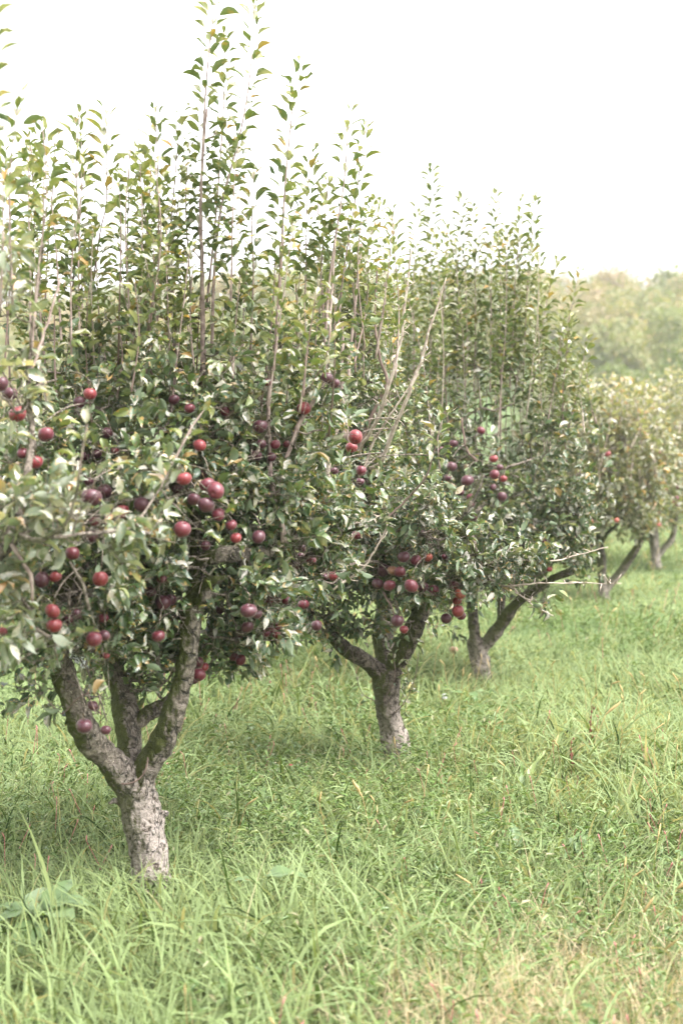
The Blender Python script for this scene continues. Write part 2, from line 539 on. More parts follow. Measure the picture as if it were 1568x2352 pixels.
m, nt, out = new_mat('meadow_soil')
n1 = noise(nt, 1.1, 5, 0.6); n2 = noise(nt, 30, 4, 0.6)
base = ramp(nt, n2, [(0.3, (0.035, 0.06, 0.018)), (0.5, (0.07, 0.12, 0.03)), (0.75, (0.12, 0.15, 0.05))])
base = mix(nt, n1, base, (0.10, 0.15, 0.045))
p = nt.nodes.new('ShaderNodeBsdfPrincipled'); nt.links.new(base, p.inputs['Base Color']); p.inputs['Roughness'].default_value = 0.95
nt.links.new(p.outputs[0], out.inputs['Surface'])
M['soil'] = m
gx = np.concatenate([np.linspace(-240, -30, 10)[:-1], np.linspace(-30, 30, 121), np.linspace(30, 240, 10)[1:]])
gy = np.concatenate([np.linspace(-60, 0, 8)[:-1], np.linspace(0, 30, 91), np.linspace(30, 160, 53)[1:], np.linspace(160, 420, 12)[1:]])
tag(ground_grid('ground', gx, gy, M['soil']), label='grassy orchard ground running back and rising into the wooded hill')


def vnoise(x, y, s, seed=0.0):
    return np.array([mnoise.noise(Vector((a * s + seed, b * s, seed * 1.7))) for a, b in zip(x, y)])


def fast_noise(x, y, s, seed):
    r = np.random.default_rng(seed)
    v = np.zeros_like(x)
    for k in range(7):
        a = r.uniform(0, 2 * math.pi); f = s * r.uniform(0.6, 1.9)
        v += np.sin((x * math.cos(a) + y * math.sin(a)) * f + r.uniform(0, 6.28) + 1.3 * np.sin((x * math.sin(a) - y * math.cos(a)) * f * 0.7))
    return v / 2.6


def blades(buf, x, y, length, width, K, heading, lean, bend, tint, z0=0.0):
    n = len(x)
    z = hgt(x, y) + z0
    t = np.linspace(0, 1, K + 1)
    theta = lean[:, None] + bend[:, None] * t[None, :] ** 1.4
    step = length[:, None] / K
    hx, hy = np.cos(heading), np.sin(heading)
    dr = np.sin(theta) * step; dz = np.cos(theta) * step
    R = np.concatenate([np.zeros((n, 1)), np.cumsum(dr[:, 1:], 1)], 1)
    Zc = np.concatenate([np.zeros((n, 1)), np.cumsum(dz[:, 1:], 1)], 1)
    side = RNG.normal(0, 0.18, n)
    px = x[:, None] + R * hx[:, None] - (t ** 2)[None, :] * (side * length)[:, None] * hy[:, None]
    py = y[:, None] + R * hy[:, None] + (t ** 2)[None, :] * (side * length)[:, None] * hx[:, None]
    pz = np.maximum(z[:, None] + Zc, z[:, None] + 0.004)
    wv = width[:, None] * (np.array([0.55, 1.0, 0.95, 0.75, 0.42, 0.04]) if K == 5 else np.interp(t, [0, 0.3, 0.7, 1], [0.6, 1, 0.7, 0.05]))[None, :] * 0.5
    tw = RNG.uniform(-0.9, 0.9, n)[:, None] + RNG.normal(0, 0.5, n)[:, None] * t[None, :]
    cx = -hy[:, None] * np.cos(tw); cy = hx[:, None] * np.cos(tw); cz = np.sin(tw)
    L = np.stack([px - cx * wv, py - cy * wv, pz - cz * wv], -1)
    Rr = np.stack([px + cx * wv, py + cy * wv, pz + cz * wv], -1)
    V = np.stack([L, Rr], 2).reshape(n, -1, 3)
    m_ = 2 * (K + 1)
    F = np.array([[2 * k, 2 * k + 1, 2 * k + 3, 2 * k + 2] for k in range(K)])
    FF = (F[None] + (np.arange(n) * m_)[:, None, None]).reshape(-1, 4)
    buf.add(V.reshape(-1, 3), None, FF, np.repeat(tint, m_, 0))


def scatter(n, y0, y1, margin, p=1.0):
    """points in the wedge in front of the camera, with a margin either side"""
    ys = []
    y = RNG.uniform(0, 1, n * 3)
    y = y0 + (y1 - y0) * y
    keep = RNG.uniform(0, 1, len(y)) < (0.26 * y + margin) / (0.26 * y1 + margin)
    y = y[keep][:n]
    x = RNG.uniform(-1, 1, len(y)) * (0.26 * y + margin)
    return x, y


def clumped(n, y0, y1, margin, per=9, spread=0.05):
    cx, cy = scatter(max(1, n // per), y0, y1, margin)
    k = len(cx)
    x = np.repeat(cx, per) + RNG.normal(0, spread, k * per)
    y = np.repeat(cy, per) + RNG.normal(0, spread, k * per)
    cid = np.repeat(np.arange(k), per)
    return x, y, cid, k


def grass_zone(buf, n, y0, y1, margin, K, lmin, lmax, wmin, wmax, per=9, spread=0.05):
    x, y, cid, k = clumped(n, y0, y1, margin, per, spread)
    N = len(x)
    hd_f = fast_noise(x, y, 1.4, 3) * 1.5 + 0.3
    heading = hd_f + RNG.normal(0, 1.5, k)[cid] + RNG.normal(0, .7, N)
    lush = fast_noise(x, y, 1.1, 5)
    lush2 = fast_noise(x, y, 3.4, 9)
    ln = RNG.uniform(lmin, lmax, N) * (1 + 0.32 * np.clip(lush, -1.2, 1.5)) * (1 + 0.15 * lush2) * RNG.uniform(0.85, 1.15, k)[cid]
    ln *= np.where(RNG.uniform(0, 1, N) < 0.3, 0.6, 1.0)
    wd = RNG.uniform(wmin, wmax, N) * (1 + 0.35 * np.clip(lush, -0.8, 1.4)) * RNG.uniform(0.7, 1.35, k)[cid]
    lean = np.abs(RNG.normal(0.25, 0.35, N)); bend = RNG.gamma(2.4, 0.75, N)
    dry = fast_noise(x, y, 0.9, 21)
    t0 = np.clip(RNG.normal(0.43, 0.30, N) + 0.10 * lush + RNG.normal(0, 0.10, k)[cid] + 0.10 * np.clip(dry, -1, 1.5), 0, 0.93)
    straw = RNG.uniform(0, 1, N) < 0.045 + .14 * sstep(.1, .9, x) * sstep(5.2, 3.6, y) + 0.05 * np.clip(dry, 0, 1.5)
    t0 = np.where(straw, RNG.uniform(0.9, 1.0, N), t0)
    tint = np.stack([t0, np.where(straw, 0.5, RNG.uniform(0, 0.955, N)), RNG.uniform(0, 1, N), RNG.uniform(0, 1, N)], -1)
    blades(buf, x, y, ln, wd, K, heading, lean, bend, tint)


gb = Buf()
grass_zone(gb, 60000, 2.3, 6.0, 0.8, 5, 0.06, 0.24, 0.003, 0.009, per=6, spread=0.05)
grass_zone(gb, 7000, 2.3, 4.5, 0.7, 5, 0.14, 0.34, 0.004, 0.0105, per=8, spread=0.03)
grass_zone(gb, 26000, 2.3, 6.0, 0.8, 5, 0.12, 0.26, 0.0018, 0.0035, per=6, spread=0.05)
grass_zone(gb, 11000, 5.2, 10.5, 0.8, 5, 0.14, 0.30, 0.004, 0.011, per=8, spread=0.03)
grass_zone(gb, 95000, 6.0, 11.0, 1.0, 5, 0.06, 0.22, 0.004, 0.0085, per=7, spread=0.05)
grass_zone(gb, 90000, 11.0, 20.0, 1.5, 3, 0.09, 0.23, 0.007, 0.013, per=8, spread=0.08)
grass_zone(gb, 70000, 20.0, 48.0, 2.5, 3, 0.16, 0.32, 0.018, 0.035, per=6, spread=0.15)
tag(gb.build('meadow_grass', M['grass']), 'long uncut green grass with straw blades covering the orchard floor', 'grass', kind='stuff')

# the patch of dry pinkish panicles at the right of the foreground
db = Buf()
for (cx_, cy_, sx_, sy_, n_) in ((.62, 3.75, .30, .28, 3400), (.30, 3.62, .22, .16, 1000), (1.0, 4.1, .25, .4, 1500)):
    x = RNG.normal(cx_, sx_, n_); y = RNG.normal(cy_, sy_, n_)
    k = (y > 2.6)
    x, y = x[k], y[k]; n_ = len(x)
    blades(db, x, y, RNG.uniform(.14, .32, n_), RNG.uniform(.0012, .0032, n_), 5, RNG.uniform(0, 6.28, n_), np.abs(RNG.normal(.35, .3, n_)), RNG.gamma(2.4, .6, n_), np.stack([RNG.uniform(.80, 1, n_), RNG.uniform(0, 1, n_), RNG.uniform(0, 1, n_), RNG.uniform(0, 1, n_)], -1))
tag(db.build('dry_grass', leaf_material('dry_pink_grass', [(0.8, (0.38, 0.37, 0.20)), (1.0, (0.58, 0.44, 0.33))], (0.62, 0.40, 0.33), (0.42, 0.33, 0.22), spots=False, rough=.6, trans=.2, old_at=.6)), 'dry pinkish straw grass tangled in the lower right of the meadow', 'dry grass', kind='stuff')

# low broad-leaved weeds mixed in the sward
wb = Buf()
for (n, y0, y1, mg, sz) in ((6500, 2.4, 6.5, 0.7, 0.036), (3800, 6.5, 12.0, 1.0, 0.045)):
    cx, cy = scatter(n, y0, y1, mg)
    f = fast_noise(cx, cy, 1.6, 31)
    keep = f + RNG.normal(0, 0.4, len(f)) > 0.15
    cx, cy = cx[keep], cy[keep]
    per = 11
    hz = RNG.uniform(0.05, 0.22, len(cx))
    tt = np.tile(np.linspace(0.25, 1, per), len(cx))
    hx = RNG.normal(0, 0.35, len(cx)); hy = RNG.normal(0, 0.35, len(cx))
    r = lambda a: np.repeat(a, per)
    X = r(cx) + r(hx) * tt * r(hz); Y = r(cy) + r(hy) * tt * r(hz)
    Z = hgt(X, Y) + tt * r(hz)
    a = np.tile(np.arange(per) * 2.4, len(cx)) + r(RNG.uniform(0, 6.28, len(cx)))
    D = np.stack([np.cos(a), np.sin(a), RNG.uniform(-0.1, 0.9, len(a))], -1)
    tint = np.stack([np.clip(r(RNG.uniform(0.2, 0.95, len(cx))) + RNG.normal(0, 0.1, len(a)), 0, 1), RNG.uniform(0, 1, len(a)), RNG.uniform(0, 1, len(a)), RNG.uniform(0, 1, len(a))], -1)
    leaves(wb, np.stack([X, Y, Z], -1), D, np.tile([0, 0, 1.0], (len(a), 1)), sz * RNG.uniform(0.6, 1.3, len(a)), 'lite', 0.30, 0.6, tint)
tag(wb.build('low_weeds', M['weed']), 'low narrow-leaved weeds growing through the long grass', 'weeds', kind='stuff')


# pink knotweed spikes and straw seed heads: countless small flower heads on thin stalks
def spikes(name, mat, n, zones, hmin, hmax, L, rad, label, cat, seed, thr):
    fb = Buf()
    for (nz, y0, y1, mg) in zones:
        cx, cy = scatter(nz, y0, y1, mg)
        f = fast_noise(cx, cy, 1.3, seed)
        k = f + RNG.normal(0, 0.5, len(f)) > thr
        cx, cy = cx[k], cy[k]
        for x, y in zip(cx, cy):
            h = random.uniform(hmin, hmax); a = random.uniform(0, 6.28); le = random.uniform(0.1, 0.6)
            z = float(hgt(x, y))
            p0 = np.array([x, y, z]); d = unit(np.array([math.cos(a) * le, math.sin(a) * le, 1.0]))
            p1 = p0 + d * h
            d2 = unit(d + np.array([random.gauss(0, .4), random.gauss(0, .4), random.uniform(-0.5, .3)]))
            ll = L * random.uniform(0.6, 1.3); rr = rad * random.uniform(0.6, 1.1) * (1 + 0.03 * y)
            tube(fb, [p0, p1], [0.0009 * (1 + .08 * y)] * 2, 3, cap=False)
            tube(fb, [p1, p1 + d2 * ll * .3, p1 + d2 * ll * .7, p1 + d2 * ll], [rr * .6, rr, rr * .9, rr * .3], 5)
    tag(fb.build(name, mat), label, cat, kind='stuff')


spikes('pink_flower_spikes', M['pink'], 0, ((520, 2.4, 5.0, .6), (620, 5.0, 9.0, .8), (300, 9, 14, 1)), 0.12, 0.24, 0.020, 0.0020, 'tiny pink knotweed flower spikes scattered through the long grass', 'flowers', 41, 0.35)
spikes('straw_seed_heads', M['straw'], 0, ((110, 2.6, 6.0, .6), (480, 6.0, 12.0, .8), (500, 12, 22, 1)), 0.20, 0.36, 0.045, 0.0035, 'straw coloured grass seed heads standing above the meadow', 'seed heads', 52, 0.1)


# single weeds one can point at
def ground_pt(px, py):
    lo, hi = 1.5, 60.0
    for _ in range(50):
        mid = (lo + hi) / 2
        q = at(px, py, mid)
        if q[2] > float(hgt(q[0], q[1])): lo = mid
        else: hi = mid
    q = at(px, py, lo)
    return np.array([q[0], q[1], float(hgt(q[0], q[1]))])


def broad_plant(px, py, offs, label, lift=0.05, bw=.40, sc=.72, mat=None, group='broad-leaved weeds in the grass'):
    """offs: leaves as (heading deg, elevation deg, length m)"""
    g = ground_pt(px, py)
    root = empty('broadleaf_weed', tuple(g), label, 'weed', group)
    for (hd, elv, L) in offs:
        L *= sc
        elv = elv * .8 + random.uniform(-10, 10)
        a, e = math.radians(hd), math.radians(elv)
        b = Buf()
        D = np.array([math.cos(a) * math.cos(e), math.sin(a) * math.cos(e), math.sin(e)])
        p1 = g + np.array([math.cos(a) * .03, math.sin(a) * .03, lift + random.uniform(0, .05)])
        tube(b, [g, (g + p1) / 2 + [0, 0, .01], p1, p1 + D * L * .3], [.003, .0028, .002, .001], 5)
        S = unit(np.array([D[1], -D[0], 0.0])); U = np.cross(S, D)
        nu_, nv_ = 6, 9
        G = []
        dr_ = random.uniform(.2, .6); wv_ = random.uniform(0, 6)
        for i in range(nv_ + 1):
            t = i / nv_
            wd = bw * (math.sin(math.pi * min(1, t * .97 + .03) ** .72)) ** .8 + .004
            for j in range(-nu_ // 2, nu_ // 2 + 1):
                q = j / (nu_ / 2)
                zz = -dr_ * t * t + .10 * abs(q) * wd * 2 + .035 * math.sin(t * 11 + wv_ + q * 2) * abs(q)
                yb_ = t - (.10 * abs(q) if i == 0 else 0)
                G.append(p1 + (D * yb_ + S * q * wd + U * zz) * L)
        idx = np.arange(len(G)).reshape(nv_ + 1, nu_ + 1)
        f4 = np.stack([idx[:-1, :-1], idx[:-1, 1:], idx[1:, 1:], idx[1:, :-1]], -1).reshape(-1, 4)
        b.add(np.array(G), None, f4, (random.uniform(.2, 1), .2, .5, 0))
        b.build('leaf', mat or M['broad'], root)


broad_plant(100, 2190, [(100, 45, .15), (160, 25, .13), (20, 20, .14), (260, 5, .15), (320, 15, .12), (200, 10, .13), (60, 60, .12)], 'pale broad-leaved weed with the biggest leaves, low in the left corner of the grass', lift=.10, sc=.95)
broad_plant(595, 2130, [(10, 10, .12), (170, 15, .06)], 'single pale heart-shaped weed leaf lying right of and below the near trunk', lift=.15, sc=1.0)
broad_plant(490, 1920, [(200, 10, .13), (350, 20, .12), (90, 40, .11), (280, 5, .12)], 'broad-leaved weed low in the grass just right of the near trunk')
broad_plant(590, 1885, [(180, 30, .13), (20, 20, .14), (90, 55, .13), (300, 5, .12), (240, 10, .12)], 'leafy pale weed patch between the near trunk and the second trunk')
broad_plant(660, 1850, [(200, 25, .11), (0, 30, .12), (100, 45, .10)], 'smaller pale weed at the right edge of the leafy patch behind the near trunk')
broad_plant(1325, 2010, [(70, 60, .15), (330, 30, .14), (200, 35, .10)], 'yellow-green upright weed leaf standing in the grass at right')
broad_plant(1190, 2010, [(95, 70, .17), (280, 60, .14)], 'pale upright tongue-shaped weed leaf left of the yellow-green one', bw=.2, sc=.7, lift=.05)
broad_plant(1080, 1640, [(180, 25, .11), (0, 15, .10), (280, 0, .09)], 'pale weed leaf in the grass right of the second trunk', lift=.1)
broad_plant(915, 1760, [(180, 20, .09), (30, 15, .09)], 'small round-leaved weed tight against the second trunk', lift=.04)
broad_plant(1200, 1840, [(85, 70, .17), (60, 60, .2), (120, 55, .15)], 'dark green clump of upright sword-shaped leaves in the middle of the grass', lift=.0, bw=.06, sc=1.15, mat=M['weed'])


def stalk(px, py, h, lean, mat, head, name, label, cat, group=None, hl=0.05, hr=0.005, stem=.0014):
    g = ground_pt(px, py)
    root = empty(name, tuple(g), label, cat, group)
    b = Buf()
    top = g + np.array([lean * h, random.uniform(-.05, .05), h])
    mid = (g + top) / 2 + np.array([-lean * h * .12, 0, .01])
    P = smooth_path(np.array([g, mid, top]), .02)
    tube(b, P, [stem] * len(P), 5)
    b.build('stalk', mat if head == 'knots' else M['straw'], root)
    b = Buf()
    d = unit(P[-1] - P[-2])
    if head == 'spike':
        d = unit(d + np.array([lean * 1.5, 0, -.2]))
        n = 9
        tube(b, [top + d * hl * k / n for k in range(n + 1)], [hr * math.sin(.35 + 2.5 * k / n) for k in range(n + 1)], 8, rough=.5, freq=200)
        b.build('seed_head', mat, root)
    elif head == 'knots':
        for k in range(14):
            q = P[int(len(P) * (.35 + .6 * k / 14))] + np.random.default_rng(k).normal(0, .004, 3)
            tube(b, [q, q + [0.002, 0, .006], q + [0.003, 0, .012]], [.003, .005, .002], 5, rough=.4, freq=150)
        b.build('seed_head', mat, root)
    else:
        r = np.random.default_rng(5)
        for k in range(150):
            v = unit(r.normal(0, 1, 3))
            tube(b, [top, top + v * .018], [.0003, .0012], 3, cap=False)
        b.build('seed_head', mat, root)
    return root


stalk(1345, 1790, .30, .30, M['straw'], 'spike', 'foxtail', 'fat orange foxtail head lying almost level above the grass at right', 'foxtail', 'foxtail heads', .09, .007)
stalk(852, 1960, .22, -.15, M['straw'], 'spike', 'foxtail', 'pale upright foxtail in the grass below the second trunk', 'foxtail', 'foxtail heads', .08, .006)
stalk(1500, 2180, .20, .35, M['straw'], 'spike', 'foxtail', 'blurred yellow foxtail leaning out at the bottom right edge', 'foxtail', 'foxtail heads', .10, .008)
stalk(1350, 1760, .30, .03, M['rust'], 'knots', 'dock_stalk', 'taller thin rust-brown dock stalk standing in the grass at right', 'dock', 'brown dock stalks')
stalk(1312, 1800, .20, -.02, M['rust'], 'knots', 'dock_stalk', 'shorter rust-brown dock stalk left of the taller one', 'dock', 'brown dock stalks')
stalk(1018, 1650, .13, .02, M['white'], 'puff', 'dandelion_clock', 'white round dandelion clock in the grass right of the second trunk', 'dandelion')
fg = ground_pt(667, 1835)
fo = empty('orange_flower', tuple(fg), 'tiny orange-red flower among the weeds behind the near trunk', 'flower')
b = Buf(); tube(b, [fg, fg + [0, 0, .15]], [.001, .001], 4); b.build('stalk', M['weed'], fo)
b = Buf()
for k in range(7):
    a = k * .9
    leaves(b, [fg + [0, 0, .15]], [[math.cos(a), math.sin(a) - .3, .5]], [[0, 0, 1]], [.014], 'lite', .6, .2)
b.build('petals', M['A_orange'], fo)


# ------------------------------------------------------------------ far woodland on the hill
def wood_tree(buf, tbuf, x, y, h, wdt, tone, n, leaf, seed, bare=0.0):
    r = np.random.default_rng(seed)
    z = float(hgt(x, y)) - 0.2
    nb = 9
    cs = []
    for k in range(nb):
        a = r.uniform(0, 6.28); q = r.uniform(0, 1) ** .6
        cz = r.uniform(.28, .86)
        rr = wdt * .5 * (1 - abs(cz - .5) * 1.1) * q
        cs.append([x + math.cos(a) * rr, y + math.sin(a) * rr, z + h * cz, wdt * r.uniform(.20, .34)])
    cs.append([x, y, z + h * .80, wdt * .26])
    cs = np.array(cs)
    id_ = r.integers(0, len(cs), n)
    v = unit(r.normal(0, 1, (n, 3))) * (r.uniform(0, 1, n) ** .4)[:, None]
    P = cs[id_, :3] + v * cs[id_, 3][:, None] * [1, 1, .85]
    D = unit(r.normal(0, 1, (n, 3)) + v * .8)
    tint = np.stack([np.clip(tone + r.normal(0, .06, n) + (r.uniform(-.05, .05, len(cs)))[id_], 0, 1), r.uniform(0, .97, n), r.uniform(0, 1, n), r.uniform(0, 1, n)], -1)
    leaves(buf, P, D, np.tile([0, 0, 1.0], (n, 1)) + v, leaf * r.uniform(.6, 1.4, n), 'lite', .8, .5, tint)
    tube(tbuf, [[x, y, z], [x, y, z + h * .4], [x + .1, y, z + h * .75]], [wdt * .035, wdt * .025, .03], 6)
    for k in range(8):
        c = cs[k % len(cs)]
        tube(tbuf, [[x, y, z + h * r.uniform(.2, .5)], (np.array([x, y, z + h * .5]) + c[:3]) / 2, c[:3]], [wdt * .014, wdt * .009, .02], 4)


wr = np.random.default_rng(77)
fb_, tb_ = Buf(), Buf()
for k in range(330):
    y = 68 + 85 * wr.uniform(0, 1) ** .8
    x = wr.uniform(-1, 1) * (.27 * y + 12)
    if x > 8 and y < 78: continue
    tone = np.clip(wr.choice([.12, .35, .5, .68, .8, .92], p=[.08, .16, .20, .24, .20, .12]) + wr.normal(0, .03), 0, 1)
    if x > 9 and y > 80: tone = np.clip(wr.choice([.45, .6, .75, .85]), 0, 1)
    wood_tree(fb_, tb_, x, y, wr.uniform(4.2, 6.6), wr.uniform(4.0, 6.5), tone, 700, .30, k)
tag(fb_.build('distant_wood', M['leafwood']), 'soft green and tan wood covering the hillside behind the orchard', 'woodland', kind='stuff')
tag(tb_.build('distant_wood_trunks', M['woodtrunk']), 'pale trunks and limbs inside the hillside wood', 'woodland', kind='stuff')

EDGE = [  # px centre, py base, Y, height, width, tone, label
    (1402, 1010, 62, 5.0, 2.6, .36, 'rounded yellow-green tree standing clear in front of the hillside wood'),
    (1478, 1010, 66, 4.4, 3.4, .30, 'sage green bushy tree right of the rounded yellow-green tree'),
    (1560, 1010, 58, 5.3, 3.2, .16, 'darker green tree cut by the right edge of the picture'),
    (1345, 1005, 64, 3.2, 3.0, .25, 'low green bush tree between the orchard row and the yellow-green tree'),
    (1300, 1000, 70, 4.4, 3.6, .55, 'olive tan tree showing past the tall green apple tree'),
    (1440, 1000, 72, 5.6, 3.2, .62, 'pale tan tree peeping up behind the yellow-green and sage trees'),
    (1530, 1000, 74, 7.2, 4.0, .48, 'tall pale green tree near the right edge, highest of the trees below the hill'),
    (1240, 1000, 66, 4.0, 3.4, .5, 'olive tree hidden low behind the tall green apple tree'),
]
for k, (px, py, Y, h, wd, tone, lab) in enumerate(EDGE):
    q = at(px, py, Y)
    z = float(hgt(q[0], Y))
    root = empty('woodland_tree', (q[0], Y, z), lab, 'tree', 'trees at the foot of the hill')
    b1, b2 = Buf(), Buf()
    wood_tree(b1, b2, q[0], Y, h, wd, tone, 1500, .20, 900 + k)
    b1.build('crown', M['leafwood'], root); b2.build('trunk', M['woodtrunk'], root)


# ------------------------------------------------------------------ damp air that pales the hillside
m, nt, out = new_mat('damp_air')
vol = nt.nodes.new('ShaderNodeVolumePrincipled')
vol.inputs['Color'].default_value = (0.97, 0.98, 1.0, 1)
vol.inputs['Density'].default_value = 0.0010
vol.inputs['Anisotropy'].default_value = 0.2
nt.links.new(vol.outputs[0], out.inputs['Volume'])
b = Buf()
x0, x1, y0, y1, z0, z1 = -245, 245, -65, 425, -2.0, 40
V = [[x, y, z] for z in (z0, z1) for (x, y) in ((x0, y0), (x1, y0), (x1, y1), (x0, y1))]
b.add(V, None, [[3, 2, 1, 0], [4, 5, 6, 7], [0, 1, 5, 4], [1, 2, 6, 5], [2, 3, 7, 6], [3, 0, 4, 7]])
tag(b.build('haze', m, smooth=False), 'thin pale haze hanging over the orchard and hillside', 'haze', kind='stuff')
# ------------------------------------------------------------------ apple trees
APPLES = []                       # filled from the table below: centre, radius
CLEAR = []                        # stretches of bark the leaves leave open


def pts3(L):
    """(px, py, Y, width_px) rows -> x, y, z, radius"""
    out = []
    for (px, py, Y, wd) in L:
        q = at(px, py, Y)
        out.append([q[0], q[1], q[2], wd * .5 * Y / FPX])
    return np.array(out)


class Tree:
    def __init__(s, name_label, base_px, Y, bark, group='apple trees in the orchard row', cat='apple tree', kind='full', base=None):
        if base is None:
            q = at(base_px, 1300, Y)
            base = (q[0], Y)
        s.base = np.array([base[0], base[1], float(hgt(base[0], base[1]))])
        s.root = empty('apple_tree', tuple(s.base), name_label, cat, group)
        s.bark = bark
        s.nodes, s.trunkbuf = [], Buf()
        s.leaf = []               # batches P, D, N, size, tint
        s.kind = kind

    def trunk(s, L, sides=20, rough=.13, attach=True, world=False):
        P = np.asarray(L, float) if world else pts3(L)
        Q = smooth_path(P, .018 if sides > 12 else .04)
        tube(s.trunkbuf, Q[:, :3], Q[:, 3], sides, rough=rough, freq=16)
        if attach: s.nodes += [q for q in Q[::3]]

    def finish_trunk(s, voxel=None):
        o = s.trunkbuf.build('trunk', s.bark, s.root)
        if voxel:
            md = o.modifiers.new('fuse', 'REMESH')
            md.mode = 'VOXEL'; md.voxel_size = voxel; md.use_smooth_shade = True
            dg = bpy.context.evaluated_depsgraph_get()
            me = bpy.data.meshes.new_from_object(o.evaluated_get(dg))
            o.modifiers.clear()
            old = o.data; o.data = me; bpy.data.meshes.remove(old)
            if not me.materials: me.materials.append(s.bark)
            # roughen the bark for real: small outward bumps and peeled edges
            n = len(me.vertices)
            co = np.zeros(n * 3); no = np.zeros(n * 3)
            me.vertices.foreach_get('co', co); me.vertex_normals.foreach_get('vector', no)
            co = co.reshape(-1, 3); no = no.reshape(-1, 3)
            d = np.array([mnoise.noise(Vector(c) * 9) * 1.1 + mnoise.noise(Vector(c) * 26) * .6 + mnoise.noise(Vector((c[0] * 75, c[1] * 75, c[2] * 40))) * .45 for c in co])
            co = co + no * (d * .0085)[:, None]
            me.vertices.foreach_set('co', co.ravel())
            me.polygons.foreach_set('use_smooth', [True] * len(me.polygons))
            me.update()
        return o

    def branch(s, L, rough=.12, world=False, mat=None, sides=9, attach=True, stubs=0):
        P = np.asarray(L, float) if world else pts3(L)
        Q = smooth_path(P, .025)
        r = np.random.default_rng(len(Q))
        Q[1:-1, :3] += r.normal(0, .0015, (len(Q) - 2, 3)) if len(Q) > 2 else 0
        b = Buf(); tube(b, Q[:, :3], Q[:, 3], sides, rough=rough, freq=25)
        for k in range(stubs):
            i = int(r.integers(2, len(Q) - 1)); d = unit(r.normal(0, 1, 3) + [0, 0, .7]); l = r.uniform(.012, .06)
            tube(b, [Q[i, :3], Q[i, :3] + d * l * .6, Q[i, :3] + d * l + r.normal(0, .006, 3)], [.0032, .0024, .0015], 5)
        b.build('branch', mat or M['branch'], s.root)
        if attach: s.nodes += [q for q in Q[::2]]
        return Q

    def shoot(s, L, r0=.006, r1=.0013, leafy=.15, spacing=.0125, lsize=.062, mat=None, world=False, leafmat=None, dens=1.0, spurs=True, wob=.006):
        P = (np.asarray(L, float) if world else pts3([(a[0], a[1], a[2], 1) for a in L]))[:, :3]
        Q = smooth_path(np.hstack([P, np.zeros((len(P), 1))]), .03)[:, :3]
        n = len(Q)
        r = np.random.default_rng(int(abs(Q[0, 0] * 1e4 + Q[-1, 2] * 1e3)) % 99991)
        ph = r.uniform(0, 6.28)
        zz = np.arange(n) * .03
        Q[:, 0] += wob * np.sin(zz * 9 + ph) * np.linspace(0, 1, n); Q[:, 1] += wob * np.cos(zz * 7 + ph)
        t = np.linspace(0, 1, n)
        r0 = r0 * .8
        R = r0 + (r1 - r0) * t ** .8
        b = Buf(); tube(b, Q, R * (1 + .10 * (np.arange(n) % 3 == 0)), 7, cap=True)
        so = b.build('shoot', mat or M['shoot'], s.root)
        seg = np.linalg.norm(np.diff(Q, axis=0), axis=1); arc = np.concatenate([[0], np.cumsum(seg)]); L_ = arc[-1]
        pos = np.arange(leafy * L_, L_, spacing / dens)
        pos = pos[r.uniform(0, 1, len(pos)) < .92]
        m_ = len(pos)
        if m_ == 0: return so
        C = np.stack([np.interp(pos, arc, Q[:, k]) for k in range(3)], -1)
        Ti = unit(np.gradient(Q, axis=0)); T = unit(np.stack([np.interp(pos, arc, Ti[:, k]) for k in range(3)], -1))
        a = np.arange(m_) * 2.4 + r.normal(0, .35, m_)
        u = unit(np.cross(T, [0, 1, .01])); v = np.cross(T, u)
        rad = np.cos(a)[:, None] * u + np.sin(a)[:, None] * v
        fromtip = L_ - pos
        D = unit(rad + T * (.75 + 1.3 * np.exp(-fromtip / .05))[:, None] + r.normal(0, .16, (m_, 3)))
        size = lsize * np.clip(.55 + fromtip / .16, 0, 1) * r.uniform(.72, 1.15, m_)
        tint = np.stack([np.clip(.3 + .55 * np.exp(-fromtip / .35) + r.normal(0, .2, m_), 0, 1), r.uniform(0, 1, m_), r.uniform(0, 1, m_), r.uniform(0, 1, m_)], -1)
        Pb = C + rad * .004 + D * (.018 * size / lsize)[:, None]
        N_ = T + r.normal(0, .2, (m_, 3))
        if spurs:      # short leafy spurs on the older lower part
            k = pos < L_ * .62
            for rep in range(1):
                ang = a[k] + r.uniform(-1, 1, k.sum())
                rd = np.cos(ang)[:, None] * u[k] + np.sin(ang)[:, None] * v[k]
                Pb = np.vstack([Pb, C[k] + rd * r.uniform(.015, .05, k.sum())[:, None]])
                D = np.vstack([D, unit(rd + r.normal(0, .5, (k.sum(), 3)) + [0, 0, .3])])
                size = np.concatenate([size, lsize * r.uniform(.5, .85, k.sum())])
                tt = r.uniform(0, 1, (k.sum(), 4)); tt[:, 0] *= .8
                tint = np.vstack([tint, tt]); N_ = np.vstack([N_, r.normal(0, .5, (k.sum(), 3)) + [0, 0, 1]])
        s.leaf.append((Pb, D, N_, size, tint, so, leafmat or M['shoot_leaf']))
        return so

    def grow(s, blobs, tip=.0013, lsize=.066, dens=1.0, up=.35, leafmat=None, per=8, world=False, twiglen=(.05, .20)):
        """blobs: (px, py, Y, rx_px, ry_px, depth_m, n). A network of branches is grown from the limbs out to points
        scattered through them; each point carries a leafy twig"""
        P = []
        for (px, py, Y, rx, ry, rd, n) in blobs:
            c = np.array([px, Y, py]) if world else at(px, py, Y)
            k = 1.0 if world else pxm(Y)
            n = int(n * dens)
            v = unit(RNG.normal(0, 1, (n, 3))) * (RNG.uniform(0, 1, n) ** .38)[:, None]
            P.append(c + v * np.array([rx * k, rd, ry * k]))
        P = np.vstack(P)
        nodes = np.array(s.nodes)[:, :3]
